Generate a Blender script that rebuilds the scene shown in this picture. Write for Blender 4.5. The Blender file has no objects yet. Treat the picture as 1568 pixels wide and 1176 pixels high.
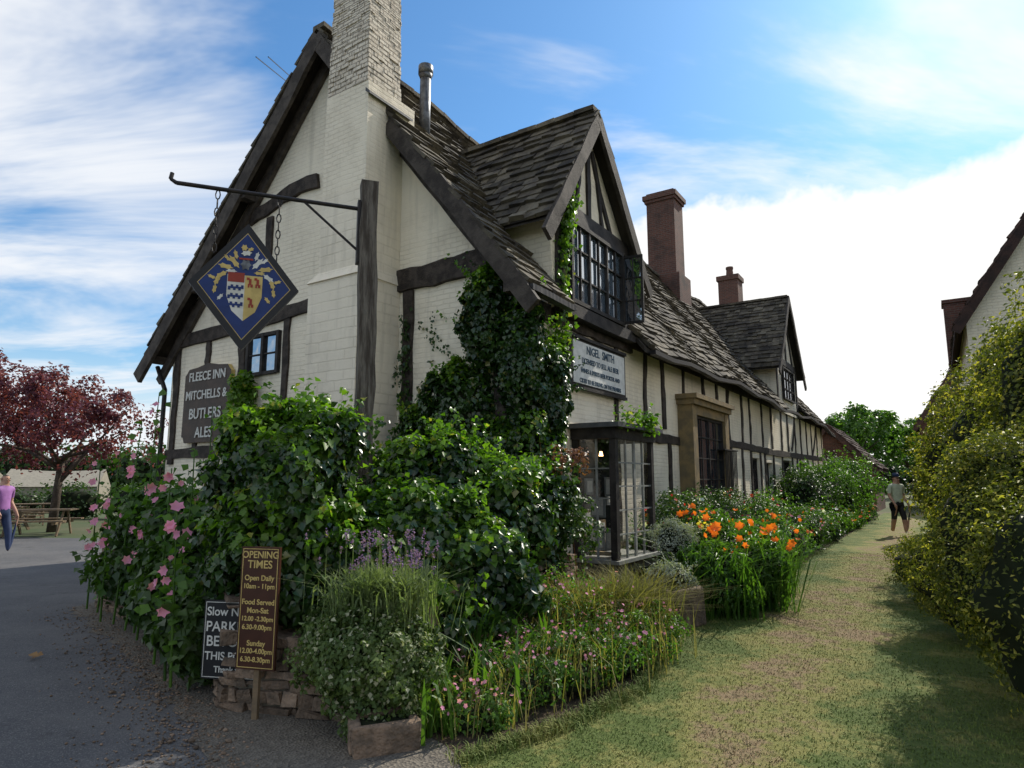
import bpy, math, random
import numpy as np
from mathutils import Vector, Matrix
random.seed(7); R=np.random.default_rng(7)
sc=bpy.context.scene
sc.view_settings.view_transform='Standard'; sc.view_settings.look='None'; sc.view_settings.exposure=0
SUN_AZ=math.radians(45); SUN_EL=math.radians(41)
# ------------------------------------------------------------------ nodes
def newmat(name):
    m=bpy.data.materials.new(name); m.use_nodes=True; nt=m.node_tree
    b=nt.nodes.get('Principled BSDF'); return m,nt,b
def N(nt,typ,**k):
    n=nt.nodes.new(typ)
    for a,v in k.items(): setattr(n,a,v)
    return n
def math_(nt,op,a,b=None,c=None):
    n=nt.nodes.new('ShaderNodeMath'); n.operation=op
    for i,v in enumerate((a,b,c)):
        if v is None: continue
        if isinstance(v,(int,float)): n.inputs[i].default_value=v
        else: nt.links.new(v,n.inputs[i])
    return n.outputs[0]
def sstep(nt,x,a,b):
    n=nt.nodes.new('ShaderNodeMapRange'); n.interpolation_type='SMOOTHSTEP'
    nt.links.new(x,n.inputs[0]); n.inputs[1].default_value=a; n.inputs[2].default_value=b
    return n.outputs[0]
def mix(nt,f,a,b,blend='MIX'):
    n=nt.nodes.new('ShaderNodeMix'); n.data_type='RGBA'; n.blend_type=blend
    for i,v in ((0,f),(6,a),(7,b)):
        if isinstance(v,(int,float)): n.inputs[i].default_value=v
        elif isinstance(v,tuple): n.inputs[i].default_value=(v[0],v[1],v[2],1)
        else: nt.links.new(v,n.inputs[i])
    return n.outputs[2]
def noise(nt,vec,scale,detail=4,rough=.6,dist=0.):
    n=nt.nodes.new('ShaderNodeTexNoise'); n.inputs['Scale'].default_value=scale
    n.inputs['Detail'].default_value=detail; n.inputs['Roughness'].default_value=rough
    n.inputs['Distortion'].default_value=dist
    if vec is not None: nt.links.new(vec,n.inputs['Vector'])
    return n.outputs[0]
def coord(nt,kind='Object'):
    return nt.nodes.new('ShaderNodeTexCoord').outputs[kind]
def bump(nt,b,h,strength=.4,dist=.01,prev=None):
    n=nt.nodes.new('ShaderNodeBump'); n.inputs['Strength'].default_value=strength; n.inputs['Distance'].default_value=dist
    nt.links.new(h,n.inputs['Height'])
    nt.links.new(n.outputs[0],b.inputs['Normal']); return n.outputs[0]
def simple(name,c1,c2=None,scale=3,rough=.8,isl=0.,bs=.3,bd=.01,spec=.3,metal=0,stretch=None,fine=40):
    m,nt,b=newmat(name); co=coord(nt)
    if stretch:
        mp=N(nt,'ShaderNodeMapping'); mp.inputs['Scale'].default_value=stretch; nt.links.new(co,mp.inputs[0]); co=mp.outputs[0]
    c2=c2 or tuple(x*.6 for x in c1)
    nz=noise(nt,co,scale,3,.65)
    f=sstep(nt,nz,.35,.65)
    col=mix(nt,f,c1,c2)
    if isl>0:
        g=N(nt,'ShaderNodeNewGeometry').outputs['Random Per Island']
        k=math_(nt,'MULTIPLY_ADD',g,isl*2,1-isl)
        cc=N(nt,'ShaderNodeCombineColor')
        for i in range(3): nt.links.new(k,cc.inputs[i])
        col=mix(nt,1.,col,cc.outputs[0],'MULTIPLY')
    nt.links.new(col,b.inputs['Base Color'])
    b.inputs['Roughness'].default_value=rough; b.inputs['Specular IOR Level'].default_value=spec; b.inputs['Metallic'].default_value=metal
    if bs>0: bump(nt,b,noise(nt,co,fine,2,.7),bs,bd)
    return m
def brickmat(name,c1,c2,mortar,bw=.23,bh=.075,ms=.012,bstr=.6,colmortar=.3,dirt=(.34,.28,.19),dirtamt=.28,flake=0.):
    m,nt,b=newmat(name); uv=coord(nt,'UV')
    dn=N(nt,'ShaderNodeTexNoise'); dn.inputs['Scale'].default_value=5; nt.links.new(uv,dn.inputs['Vector'])
    vm=N(nt,'ShaderNodeVectorMath',operation='MULTIPLY_ADD'); nt.links.new(dn.outputs[1],vm.inputs[0]); vm.inputs[1].default_value=(.03,.03,0); nt.links.new(uv,vm.inputs[2])
    br=N(nt,'ShaderNodeTexBrick'); nt.links.new(vm.outputs[0],br.inputs['Vector'])
    br.inputs['Scale'].default_value=1; br.inputs['Brick Width'].default_value=bw; br.inputs['Row Height'].default_value=bh
    br.inputs['Mortar Size'].default_value=ms; br.inputs['Mortar Smooth'].default_value=.3
    br.inputs['Color1'].default_value=(*c1,1); br.inputs['Color2'].default_value=(*c2,1); br.inputs['Mortar'].default_value=(*mortar,1)
    ob=coord(nt)
    fade=sstep(nt,noise(nt,ob,.9,2),.35,.6)
    base=mix(nt,math_(nt,'MULTIPLY',fade,colmortar*1.4) if colmortar<.7 else colmortar,c1,br.outputs[0])
    nz=noise(nt,ob,1.3,5,.7)
    col=mix(nt,math_(nt,'MULTIPLY',sstep(nt,nz,.45,.75),dirtamt),base,dirt)
    mp=N(nt,'ShaderNodeMapping'); mp.inputs['Scale'].default_value=(5,5,.5); nt.links.new(ob,mp.inputs[0])
    stn=math_(nt,'MULTIPLY',sstep(nt,noise(nt,mp.outputs[0],1.,3,.6),.52,.75),.22)
    col=mix(nt,stn,col,tuple(x*.6 for x in dirt))
    h=math_(nt,'SUBTRACT',1.,br.outputs[1])
    n2=noise(nt,ob,18,3,.7)
    if flake>0:
        col=mix(nt,math_(nt,'MULTIPLY',sstep(nt,n2,.56,.62),flake),col,(.16,.13,.10))
    nt.links.new(col,b.inputs['Base Color']); b.inputs['Roughness'].default_value=.85
    hh=math_(nt,'MULTIPLY_ADD',n2,.6,math_(nt,'MULTIPLY',h,math_(nt,'MULTIPLY_ADD',fade,.7,.3)))
    bump(nt,b,hh,bstr,.012)
    return m
def leafmat(name,c1,c2,rough=.5,trans=.35,spec=.4,tip=None,tipamt=.0):
    m,nt,b=newmat(name); out=nt.nodes['Material Output']
    g=N(nt,'ShaderNodeNewGeometry').outputs['Random Per Island']
    nz=noise(nt,coord(nt),2.2,0)
    f=math_(nt,'MULTIPLY_ADD',sstep(nt,nz,.35,.65),.45,math_(nt,'MULTIPLY',g,.55))
    col=mix(nt,f,c1,c2)
    if tip:
        col=mix(nt,math_(nt,'MULTIPLY',math_(nt,'GREATER_THAN',math_(nt,'FRACT',math_(nt,'MULTIPLY',g,17.3)),1-tipamt),.9),col,tip)
    nt.links.new(col,b.inputs['Base Color']); b.inputs['Roughness'].default_value=rough; b.inputs['Specular IOR Level'].default_value=spec
    t=N(nt,'ShaderNodeBsdfTranslucent'); tc=mix(nt,1.,col,(1.6,1.8,.7),'MULTIPLY'); nt.links.new(tc,t.inputs[0])
    mx=N(nt,'ShaderNodeMixShader'); mx.inputs[0].default_value=trans
    nt.links.new(b.outputs[0],mx.inputs[1]); nt.links.new(t.outputs[0],mx.inputs[2]); nt.links.new(mx.outputs[0],out.inputs[0])
    return m
# ------------------------------------------------------------------ materials
m_wall=brickmat('limewash_brick',(.86,.77,.60),(.80,.71,.55),(.64,.55,.42),bstr=.7)
m_stack=brickmat('weathered_white_brick',(.80,.72,.58),(.66,.57,.45),(.2,.16,.12),bstr=1.,colmortar=.75,dirtamt=.4,flake=.5)
m_ston=brickmat('limewash_stone',(.84,.75,.59),(.77,.68,.53),(.60,.52,.39),bw=.36,bh=.15,ms=.014,bstr=.7)
m_red=brickmat('red_brick',(.15,.055,.035),(.09,.035,.025),(.13,.10,.08),colmortar=.9,bstr=.6,dirt=(.03,.022,.018),dirtamt=.85)
m_tim=simple('weathered_timber',(.024,.018,.014),(.062,.048,.038),6,.75,0,.9,.012)
m_tblk=simple('black_timber',(.016,.013,.012),(.038,.032,.028),5,.7,.15,.7,.01)
m_barge=simple('bargeboard_timber',(.035,.028,.023),(.08,.066,.054),4,.8,.2,.8,.01)
m_post=simple('oak_post',(.06,.048,.038),(.17,.15,.125),9,.85,0,1.,.03,stretch=(3,3,.3),fine=25)
m_tile=simple('stone_tile',(.055,.046,.036),(.130,.112,.080),2.5,.9,.5,.9,.02,fine=25)
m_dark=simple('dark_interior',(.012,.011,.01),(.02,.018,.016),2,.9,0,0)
m_sof=simple('soffit_boards',(.03,.025,.02),(.05,.04,.03),3,.9)
m_gold=simple('cotswold_stone',(.27,.19,.09),(.17,.13,.075),4,.85,0,.6,.012)
m_rub=simple('rubble_stone',(.25,.175,.12),(.12,.09,.065),7,.9,.4,1.,.03,fine=20)
m_mort=simple('mortar',(.14,.12,.09),(.09,.08,.06),9,.95)
m_lead=simple('lead',(.07,.072,.075),(.11,.11,.115),5,.6,0,.2)
m_iron=simple('black_iron',(.012,.012,.013),(.03,.022,.018),20,.45,0,.3,.003)
m_metal=simple('flue_metal',(.16,.17,.18),(.08,.08,.085),10,.5,0,.1,metal=.7)
m_frame=simple('painted_frame',(.30,.31,.30),(.20,.21,.20),6,.6)
m_fwhite=simple('grey_white_frame',(.30,.30,.27),(.20,.20,.18),6,.6)
def glassmat(name,refl,base):
    m,nt,b=newmat(name); b.inputs['Base Color'].default_value=(*base,1); b.inputs['Roughness'].default_value=.1
    gl=N(nt,'ShaderNodeBsdfGlossy'); gl.inputs['Roughness'].default_value=.03; gl.inputs[0].default_value=(.85,.92,1,1)
    bm=N(nt,'ShaderNodeBump'); bm.inputs['Strength'].default_value=.25; bm.inputs['Distance'].default_value=.03; nt.links.new(noise(nt,coord(nt),3.5,1),bm.inputs['Height']); nt.links.new(bm.outputs[0],gl.inputs['Normal'])
    mx=N(nt,'ShaderNodeMixShader'); mx.inputs[0].default_value=refl
    nt.links.new(b.outputs[0],mx.inputs[1]); nt.links.new(gl.outputs[0],mx.inputs[2]); nt.links.new(mx.outputs[0],nt.nodes['Material Output'].inputs[0]); return m
m_glass=glassmat('window_glass',.42,(.02,.025,.03)); m_glass2=glassmat('casement_glass',.5,(.10,.14,.18))
m_cg,ntg,bg=newmat('clear_glass')
tr=N(ntg,'ShaderNodeBsdfTransparent'); gl=N(ntg,'ShaderNodeBsdfGlossy'); gl.inputs['Roughness'].default_value=.03
mx=N(ntg,'ShaderNodeMixShader'); mx.inputs[0].default_value=.2
ntg.links.new(tr.outputs[0],mx.inputs[1]); ntg.links.new(gl.outputs[0],mx.inputs[2]); ntg.links.new(mx.outputs[0],ntg.nodes['Material Output'].inputs[0])
def flat(name,c,rough=.6,em=0):
    m=simple(name,c,tuple(x*.8 for x in c),8,rough,0,.1,.003)
    if em:
        b=m.node_tree.nodes['Principled BSDF']; b.inputs['Emission Color'].default_value=(*c,1); b.inputs['Emission Strength'].default_value=em
    return m
m_white=flat('white_paint',(.72,.72,.68)); m_black=flat('black_paint',(.016,.016,.018),.45); m_blue=flat('royal_blue_paint',(.006,.028,.14),.4)
m_yel=flat('gold_paint',(.58,.43,.15)); m_rd=flat('red_paint',(.32,.05,.03)); m_brown=flat('brown_paint',(.06,.022,.012),.4); m_signw=flat('sign_cream',(.65,.64,.58)); m_txt=flat('dark_lettering',(.05,.09,.13)); m_lamp=flat('lamp_bulb',(1.,.6,.25),.5,6)
m_canvas=flat('canvas',(.30,.27,.21)); m_skin=flat('skin',(.45,.26,.18)); m_hair=flat('hair',(.05,.03,.02)); m_wood=simple('bench_wood',(.2,.14,.08),(.12,.09,.06),8)
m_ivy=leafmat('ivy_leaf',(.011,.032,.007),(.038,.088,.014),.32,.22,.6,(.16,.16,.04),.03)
m_ivyb=leafmat('ivy_leaf_sunlit_tone',(.05,.125,.010),(.15,.27,.022),.35,.45,.5,(.30,.30,.05),.04)  # brighter copy of the ivy leaf; sunlit look of the tops put into its colour
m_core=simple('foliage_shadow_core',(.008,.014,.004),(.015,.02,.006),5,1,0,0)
m_shrub=leafmat('shrub_leaf',(.05,.09,.02),(.13,.18,.05),.5,.3,.3,(.45,.45,.3),.12)
m_hedge=leafmat('hedge_leaf',(.06,.08,.012),(.18,.19,.03),.5,.35,.3,(.46,.40,.07),.20)
m_green=leafmat('green_leaf',(.04,.10,.015),(.11,.21,.03),.45,.4,.4)
m_dgreen=leafmat('dark_green_leaf',(.02,.05,.012),(.06,.11,.02),.45,.3,.4)
m_grey=leafmat('silver_leaf',(.25,.28,.22),(.4,.42,.36),.7,.2,.2)
m_lav=leafmat('lavender_leaf',(.12,.17,.07),(.24,.29,.13),.7,.3,.2)
m_purp=leafmat('copper_leaf',(.05,.012,.022),(.20,.05,.08),.45,.45,.4)
m_straw=leafmat('straw_grass',(.13,.14,.04),(.30,.25,.10),.7,.35,.2)
def petal(n,c): return leafmat(n,c,tuple(min(1,x*1.25+.02) for x in c),.6,.3,.2)
m_pk=petal('pink_petal',(.66,.26,.40)); m_or=petal('orange_petal',(.8,.17,.015)); m_rp=petal('red_petal',(.5,.02,.03)); m_wp=petal('white_petal',(.75,.75,.7)); m_yp=petal('yellow_petal',(.75,.6,.05)); m_vp=petal('violet_petal',(.22,.13,.30)); m_rose=leafmat('rosy_leaf',(.12,.05,.03),(.24,.10,.05),.5,.3,.3)
m_bark=simple('bark',(.06,.045,.035),(.1,.08,.06),8,.9,0,1.,.03)
# ------------------------------------------------------------------ builders
def empty(name,loc=(0,0,0),rot=0,parent=None):
    e=bpy.data.objects.new(name,None); sc.collection.objects.link(e); e.location=loc; e.rotation_euler=(0,0,rot); e.parent=parent; e.empty_display_size=.2; return e
class B:
    def __init__(s): s.v=[]; s.f=[]; s.m=[]; s.uv=[]
    def poly(s,pts,m=0,uv=None):
        i=len(s.v); s.v+= [tuple(p) for p in pts]; s.f.append(tuple(range(i,i+len(pts)))); s.m.append(m); s.uv.append(uv)
    def hexa(s,p,m=0):
        i=len(s.v); s.v+=[tuple(q) for q in p]
        for f in ((0,3,2,1),(4,5,6,7),(0,1,5,4),(1,2,6,5),(2,3,7,6),(3,0,4,7)):
            s.f.append(tuple(i+k for k in f)); s.m.append(m); s.uv.append(None)
    def box(s,x0,x1,y0,y1,z0,z1,m=0,j=0):
        if x0>x1:x0,x1=x1,x0
        if y0>y1:y0,y1=y1,y0
        P=[(x0,y0,z0),(x1,y0,z0),(x1,y1,z0),(x0,y1,z0),(x0,y0,z1),(x1,y0,z1),(x1,y1,z1),(x0,y1,z1)]
        if j: P=[tuple(c+random.uniform(-j,j) for c in q) for q in P]
        s.hexa(P,m)
    def beam(s,P0,P1,n,w,d,seg=6,jit=.008,bow=0,m=0):
        P0=Vector(P0);P1=Vector(P1);n=Vector(n).normalized();ax=(P1-P0);L=ax.length;ax.normalize();sd=ax.cross(n).normalized()
        i0=len(s.v)
        for k in range(seg+1):
            a=k/seg; c=P0+(P1-P0)*a+sd*(bow*math.sin(math.pi*a))
            w1=w/2+random.uniform(-jit,jit);w2=w/2+random.uniform(-jit,jit);dd=d+random.uniform(-jit,jit)*.5
            for q in (c-sd*w1, c+sd*w2, c+sd*w2*.97+n*dd, c-sd*w1*.97+n*dd): s.v.append(tuple(q))
        for k in range(seg):
            a=i0+4*k;b=a+4
            for e in range(4):
                e2=(e+1)%4; s.f.append((a+e,a+e2,b+e2,b+e)); s.m.append(m); s.uv.append(None)
        s.f.append((i0+3,i0+2,i0+1,i0));s.m.append(m);s.uv.append(None)
        e=i0+4*seg; s.f.append((e,e+1,e+2,e+3));s.m.append(m);s.uv.append(None)
    def cyl(s,P0,P1,r0,r1=None,n=10,m=0):
        r1=r0 if r1 is None else r1
        P0=Vector(P0);P1=Vector(P1);ax=(P1-P0).normalized();a=ax.orthogonal().normalized();b=ax.cross(a);i=len(s.v)
        for P,r in((P0,r0),(P1,r1)):
            for k in range(n):
                t=2*math.pi*k/n; s.v.append(tuple(P+a*math.cos(t)*r+b*math.sin(t)*r))
        for k in range(n):
            k2=(k+1)%n; s.f.append((i+k,i+k2,i+n+k2,i+n+k));s.m.append(m);s.uv.append(None)
        s.f.append(tuple(i+k for k in reversed(range(n))));s.m.append(m);s.uv.append(None)
        s.f.append(tuple(i+n+k for k in range(n)));s.m.append(m);s.uv.append(None)
    def obj(s,name,mats,parent=None,smooth=False,warp=None):
        v=[warp(p) for p in s.v] if warp else s.v
        me=bpy.data.meshes.new(name); me.from_pydata(v,[],s.f); 
        for mt in (mats if isinstance(mats,(list,tuple)) else [mats]): me.materials.append(mt)
        me.polygons.foreach_set('material_index',s.m)
        uvl=me.uv_layers.new(name='UVMap'); dat=np.zeros(len(me.loops)*2); 
        for p in me.polygons:
            n=p.normal; u=s.uv[p.index]
            for k,li in enumerate(p.loop_indices):
                if u: a,b=u[k]
                else:
                    c=me.vertices[me.loops[li].vertex_index].co
                    if abs(n.z)>max(abs(n.x),abs(n.y))*1.5: a,b=c.x,c.y
                    elif abs(n.x)>abs(n.y): a,b=c.y,c.z
                    else: a,b=c.x,c.z
                dat[2*li]=a;dat[2*li+1]=b
        uvl.data.foreach_set('uv',dat)
        if smooth: me.polygons.foreach_set('use_smooth',[True]*len(me.polygons))
        me.update(); o=bpy.data.objects.new(name,me); sc.collection.objects.link(o); o.parent=parent; return o
class Soup:
    def __init__(s): s.V=[];s.F=[];s.M=[];s.n=0
    def add(s,v,f,m):
        s.V.append(v.reshape(-1,3));s.F.append(f.reshape(-1,3)+s.n);s.M.append(np.full(len(f.reshape(-1,3)),m));s.n+=len(v.reshape(-1,3))
    def obj(s,name,mats,parent=None):
        V=np.concatenate(s.V);F=np.concatenate(s.F);M=np.concatenate(s.M)
        me=bpy.data.meshes.new(name); me.vertices.add(len(V)); me.vertices.foreach_set('co',V.ravel())
        me.loops.add(len(F)*3); me.loops.foreach_set('vertex_index',F.ravel().astype(np.int32))
        me.polygons.add(len(F)); me.polygons.foreach_set('loop_start',np.arange(len(F),dtype=np.int32)*3); me.polygons.foreach_set('loop_total',np.full(len(F),3,dtype=np.int32))
        for mt in mats: me.materials.append(mt)
        me.polygons.foreach_set('material_index',M.astype(np.int32)); me.update(); me.validate()
        o=bpy.data.objects.new(name,me); sc.collection.objects.link(o); o.parent=parent; return o
def unit(v): return v/np.maximum(np.linalg.norm(v,axis=-1,keepdims=True),1e-9)
def leaves(sp,P,Nn,size,m=0,asp=.8,droop=.5,jit=.6,widest=.4,fold=.15):
    n=len(P)
    if n==0: return
    Nn=unit(Nn+R.normal(0,jit,(n,3))*.8)
    d=R.normal(0,1,(n,3)); d[:,2]-=droop*2
    d=unit(d-(d*Nn).sum(1,keepdims=True)*Nn); sd=np.cross(Nn,d)
    L=(size*R.uniform(.6,1.25,n))[:,None]; W=L*asp*.5
    b=P; t=P+d*L-Nn*L*.15; l=P+d*L*widest+sd*W+Nn*L*fold; r=P+d*L*widest-sd*W+Nn*L*fold
    v=np.stack([b,r,t,l],1); i=np.arange(n)[:,None]*4
    f=np.concatenate([i+np.array([[0,1,2]]),i+np.array([[0,2,3]])],1)
    sp.add(v,f,m)
def ico(sub):
    import bmesh
    bm=bmesh.new(); bmesh.ops.create_icosphere(bm,subdivisions=sub,radius=1); v=np.array([x.co[:] for x in bm.verts]); f=np.array([[q.index for q in p.verts] for p in bm.faces]); bm.free(); return v,f
IV,IF=ico(3); JV,JF=ico(1)
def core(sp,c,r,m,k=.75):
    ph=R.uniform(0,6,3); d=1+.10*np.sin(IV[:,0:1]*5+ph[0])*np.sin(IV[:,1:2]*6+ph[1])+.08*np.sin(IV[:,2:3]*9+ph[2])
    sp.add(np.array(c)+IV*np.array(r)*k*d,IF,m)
def bush(sp,c,r,n,size,m=0,K=30,cr=.28,cm=None,asp=.8,droop=.4,ck=.68,m2=None,top=.25,fill=.45,out=.98,shoots=0,**kw):
    c=np.array(c,float);r=np.array(r,float)
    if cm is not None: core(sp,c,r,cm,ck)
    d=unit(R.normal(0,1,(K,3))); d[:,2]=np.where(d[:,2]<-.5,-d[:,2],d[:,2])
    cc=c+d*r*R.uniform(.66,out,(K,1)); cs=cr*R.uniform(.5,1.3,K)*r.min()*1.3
    k=R.integers(0,K,n); q=unit(R.normal(0,1,(n,3))+d[k]*.8)
    P=cc[k]+q*cs[k][:,None]*R.uniform(.6,1.12,(n,1)); nn=q*.6+d[k]*.4
    nf=int(n*fill)
    if nf:
        dd=unit(R.normal(0,1,(nf,3))); ph=R.uniform(0,6,4)
        lump=1+.09*np.sin(dd[:,0:1]*6+ph[0])*np.sin(dd[:,2:3]*7+ph[1])+.06*np.sin(dd[:,1:2]*11+ph[2])
        P[:nf]=c+dd*r*R.uniform(.72,.97,(nf,1))*lump; nn[:nf]=dd
    P[:,2]=np.maximum(P[:,2],.02)
    nn[:,2]+=.35
    if m2 is None: leaves(sp,P,nn,size,m,asp,droop,**kw)
    else:
        h=(P[:,2]-c[2])/r[2]+R.normal(0,.25,n)>top  # leaves above top take m2; on ivy that paints sunlit tips by height
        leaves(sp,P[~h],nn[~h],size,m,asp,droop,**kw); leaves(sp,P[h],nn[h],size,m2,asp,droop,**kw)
    for e in range(shoots):
        d0=unit(R.normal(0,1,3)); d0[2]=abs(d0[2]); q=c+d0*r*.95; v=unit(d0+np.array([0,0,.6])+R.normal(0,.3,3)); pts=[]
        for z in range(16): pts.append(q+R.normal(0,size*.25,3)); q=q+v*size*.28; v=unit(v+np.array([0,0,-.05])+R.normal(0,.08,3))
        leaves(sp,np.array(pts),R.normal(0,.5,(16,3))+np.array([0,0,.8]),size*.8,m if (m2 is None or d0[2]<.35) else m2,asp,droop)
    return cc,cs
def blades(sp,P,h,w,m=0,lean=.4):
    n=len(P); a=R.uniform(0,2*np.pi,n); d=np.stack([np.cos(a),np.sin(a),np.zeros(n)],1); sd=np.stack([-d[:,1],d[:,0],d[:,2]],1)
    H=(h*R.uniform(.6,1.15,n))[:,None]; ln=(lean*R.uniform(.2,1.4,n))[:,None]*H; up=np.array([0,0,1.])
    b0=P-sd*w/2;b1=P+sd*w/2; mid=P+up*H*.62+d*ln*.3; tip=P+up*H*(1-.25*ln/H)+d*ln
    v=np.stack([b0,b1,mid+sd*w*.5,mid-sd*w*.5,tip],1); i=np.arange(n)[:,None]*5
    sp.add(v,np.concatenate([i+np.array([[0,1,2]]),i+np.array([[0,2,3]]),i+np.array([[3,2,4]])],1),m)
def flowers(sp,P,size,m,face=(0,-.6,.8),pet=6,cup=.25):
    for p in P:
        n=unit(np.array(face)+R.normal(0,.45,3)); a=unit(np.cross(n,R.normal(0,1,3))); b=np.cross(n,a); s=size*R.uniform(.6,1.2)
        v=[p]; 
        for k in range(pet*2):
            t=math.pi*k/pet; rr=s*(1 if k%2==0 else .68); v.append(p+(a*math.cos(t)+b*math.sin(t))*rr+n*cup*s*R.uniform(.4,1.6))
        f=[[0,1+k,1+(k+1)%(pet*2)] for k in range(pet*2)]
        sp.add(np.array(v),np.array(f),m)
def pip(px,py,poly):
    ins=np.zeros(len(px),bool); j=len(poly)-1
    for i in range(len(poly)):
        xi,yi=poly[i];xj,yj=poly[j]
        c=((yi>py)!=(yj>py))&(px<(xj-xi)*(py-yi)/((yj-yi) or 1e-9)+xi); ins^=c; j=i
    return ins
def text(name,body,size,loc,rot,mat,parent,align='CENTER',ext=.004,sx=1,off=.0):
    cu=bpy.data.curves.new(name,'FONT'); cu.body=body; cu.size=size; cu.extrude=ext; cu.align_x=align; cu.align_y='CENTER'; cu.offset=off; cu.materials.append(mat)
    o=bpy.data.objects.new(name,cu); sc.collection.objects.link(o); o.location=loc; o.rotation_euler=rot; o.parent=parent; o.scale=(sx,1,1); return o
# ------------------------------------------------------------------ frames
ANG=math.radians(33.3); C=Vector((.17,7.9,0))
def W(t,s,z=0.):
    return np.array([C.x-t*math.cos(ANG)+s*math.sin(ANG), C.y+t*math.sin(ANG)+s*math.cos(ANG), z])
inn=empty('timber_framed_inn',C,-ANG)
def L(t,s,z): return (-t,s,z)
SL=(9.4-4.1)/4.25
def sag(p):
    x,y,z=p; return (x,y,z-.12*math.sin(max(0,y)*math.pi/11)**2-.05*math.sin(y*1.7)*min(1,max(0,y)/3)-.25*max(0,(y-24)/4)**2)
# ---- walls
b=B()
TL=8.7; 
zL=lambda t: 9.4-(t-4.25)*(5.3/4.9)
gp=[(.42,0),(.42,4.1+.42*SL-.12),(4.25,9.25),(TL,zL(TL)-.1),(TL,0)]
b.poly([L(t,.35,z) for t,z in gp])
b.poly([L(t,27.5,min(z,8.9)) for t,z in reversed(gp)])
b.poly([L(TL,.35,0),L(TL,.35,4.5),L(TL,27.5,4.3),L(TL,27.5,0)])
holes=[(13.2,14.2,1.25,2.25),(15.0,16.1,.1,2.15),(17.8,19.4,1.3,2.3),(21.2,22.8,1.3,2.3)]
ss=sorted({.35,24,27.5}|{h[0] for h in holes}|{h[1] for h in holes}); zs=sorted({0,4.35}|{h[2] for h in holes}|{h[3] for h in holes})
for i in range(len(ss)-1):
    for j in range(len(zs)-1):
        a=(ss[i]+ss[i+1])/2;c=(zs[j]+zs[j+1])/2
        if any(h[0]<a<h[1] and h[2]<c<h[3] for h in holes): continue
        b.poly([L(.42,ss[i],zs[j]),L(.42,ss[i+1],zs[j]),L(.42,ss[i+1],zs[j+1]),L(.42,ss[i],zs[j+1])])
for h in holes:
    s0,s1,z0,z1=h;d=.62
    for q in ([(s0,z0),(s0,z1)],[(s0,z1),(s1,z1)],[(s1,z1),(s1,z0)],[(s1,z0),(s0,z0)]):
        b.poly([L(.42,*q[0]),L(.42,*q[1]),L(d,*q[1]),L(d,*q[0])])
b.obj('walls',m_wall,inn)
g=B(); fr=B()
def winF(t,s0,s1,z0,z1,nx,nz,fw=.07,bw=.025,mat=0,dp=.06,gm=0):
    g.poly([L(t+.02,s0,z0),L(t+.02,s1,z0),L(t+.02,s1,z1),L(t+.02,s0,z1)],gm)
    for a,c in((s0,s0+fw),(s1-fw,s1)): fr.box(-t-.03,-t+dp,a,c,z0,z1,mat)
    for a,c in((z0,z0+fw),(z1-fw,z1)): fr.box(-t-.03,-t+dp-.004,s0+fw,s1-fw,a,c,mat)
    for i in range(1,nx):
        q=s0+(s1-s0)*i/nx; wd=fw*.8 if i%2==0 or nx<4 else bw; fr.box(-t-.01,-t+dp*.7,q-wd/2,q+wd/2,z0+fw,z1-fw,mat)
    for j in range(1,nz):
        q=z0+(z1-z0)*j/nz; fr.box(-t-.01,-t+dp*.5,s0+fw,s1-fw,q-bw/2,q+bw/2,mat)
for h in (holes[0],holes[2],holes[3]): winF(.56,*h,4,3,.06,.02,1)
fr.box(-.62,-.57,15.0,16.1,.1,2.15,1)
# ---- timbers
T=B()
def post(s,z0,z1,w=.17,t=.42,bow=0,d=.035,dx=0): T.beam(L(t,s,z0),L(t,s+dx,z1),(1,0,0),w,d,8,.016,bow)
def rail(s0,s1,z,w=.2,t=.42,dz=0,d=.045): T.beam(L(t,s0,z),L(t,s1,z+dz),(1,0,0),w,d,14,.018)
rail(4.3,27.4,4.12,.22); rail(.4,4.3,4.02,.26,d=.06)
rail(3.5,6.8,2.42,.2); rail(9.6,16,2.58,.19,dz=-.08); rail(16,27.4,2.5,.19,dz=.06); rail(9.7,15,.55,.2); rail(16.1,27.4,.5,.2)
for s in (3.65,4.9,6.1,7.3,8.6,9.75,10.9,12.1,13.3,14.6,16.2,17.6,19,20.4,21.7,23,24.3,25.6,27.2): post(s+random.uniform(-.15,.15),2.62,4.05,random.uniform(.11,.19),bow=random.uniform(-.05,.05),dx=random.uniform(-.08,.08))
for s in (3.62,4.9,6.2): post(s,.45,2.35,.16)
for s in (9.85,10.9,12.1,13.1,14.3,14.9,16.2,17.65,19.5,20.5,21.1,22.9,24.2,25.7,27.2): post(s,.62,2.48,.16,bow=random.uniform(-.04,.04))
rail(3.5,6.8,.5,.18)
for s0,s1 in((10,10.9),(19.5,20.4),(24.3,25.6)): T.beam(L(.42,s0,2.7),L(.42,s1,4.0),(1,0,0),.14,.033,6,.01,.1)
def gb(t0,z0,t1,z1,w,d=.04,bow=0,seg=8,j=.02): T.beam(L(t0,.35,z0),L(t1,.35,z1),(0,-1,0),w,d,seg,j,bow)
gb(2.62,4.62,.55,4.70,.34,.07,.06,10,.03)
gb(2.28,.8,2.28,4.42,.2); gb(.6,.5,.6,4.45,.2)
gb(6.35,6.45,4.45,6.78,.26,.06,-.08,8,.03)
gb(5.75,4.75,5.75,6.4,.17); gb(8.6,4.35,3.5,4.62,.24,.06,.04)
gb(4.32,1.9,4.32,4.45,.1); gb(7.45,3.6,7.45,4.3,.15); gb(6.35,3.0,6.35,4.3,.2); gb(5.1,2.2,5.1,4.4,.14); gb(8.5,1.9,8.5,4.3,.18); gb(7.7,2.15,7.7,3.5,.12)
gb(8.7,2.1,3.5,2.2,.2)
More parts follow.
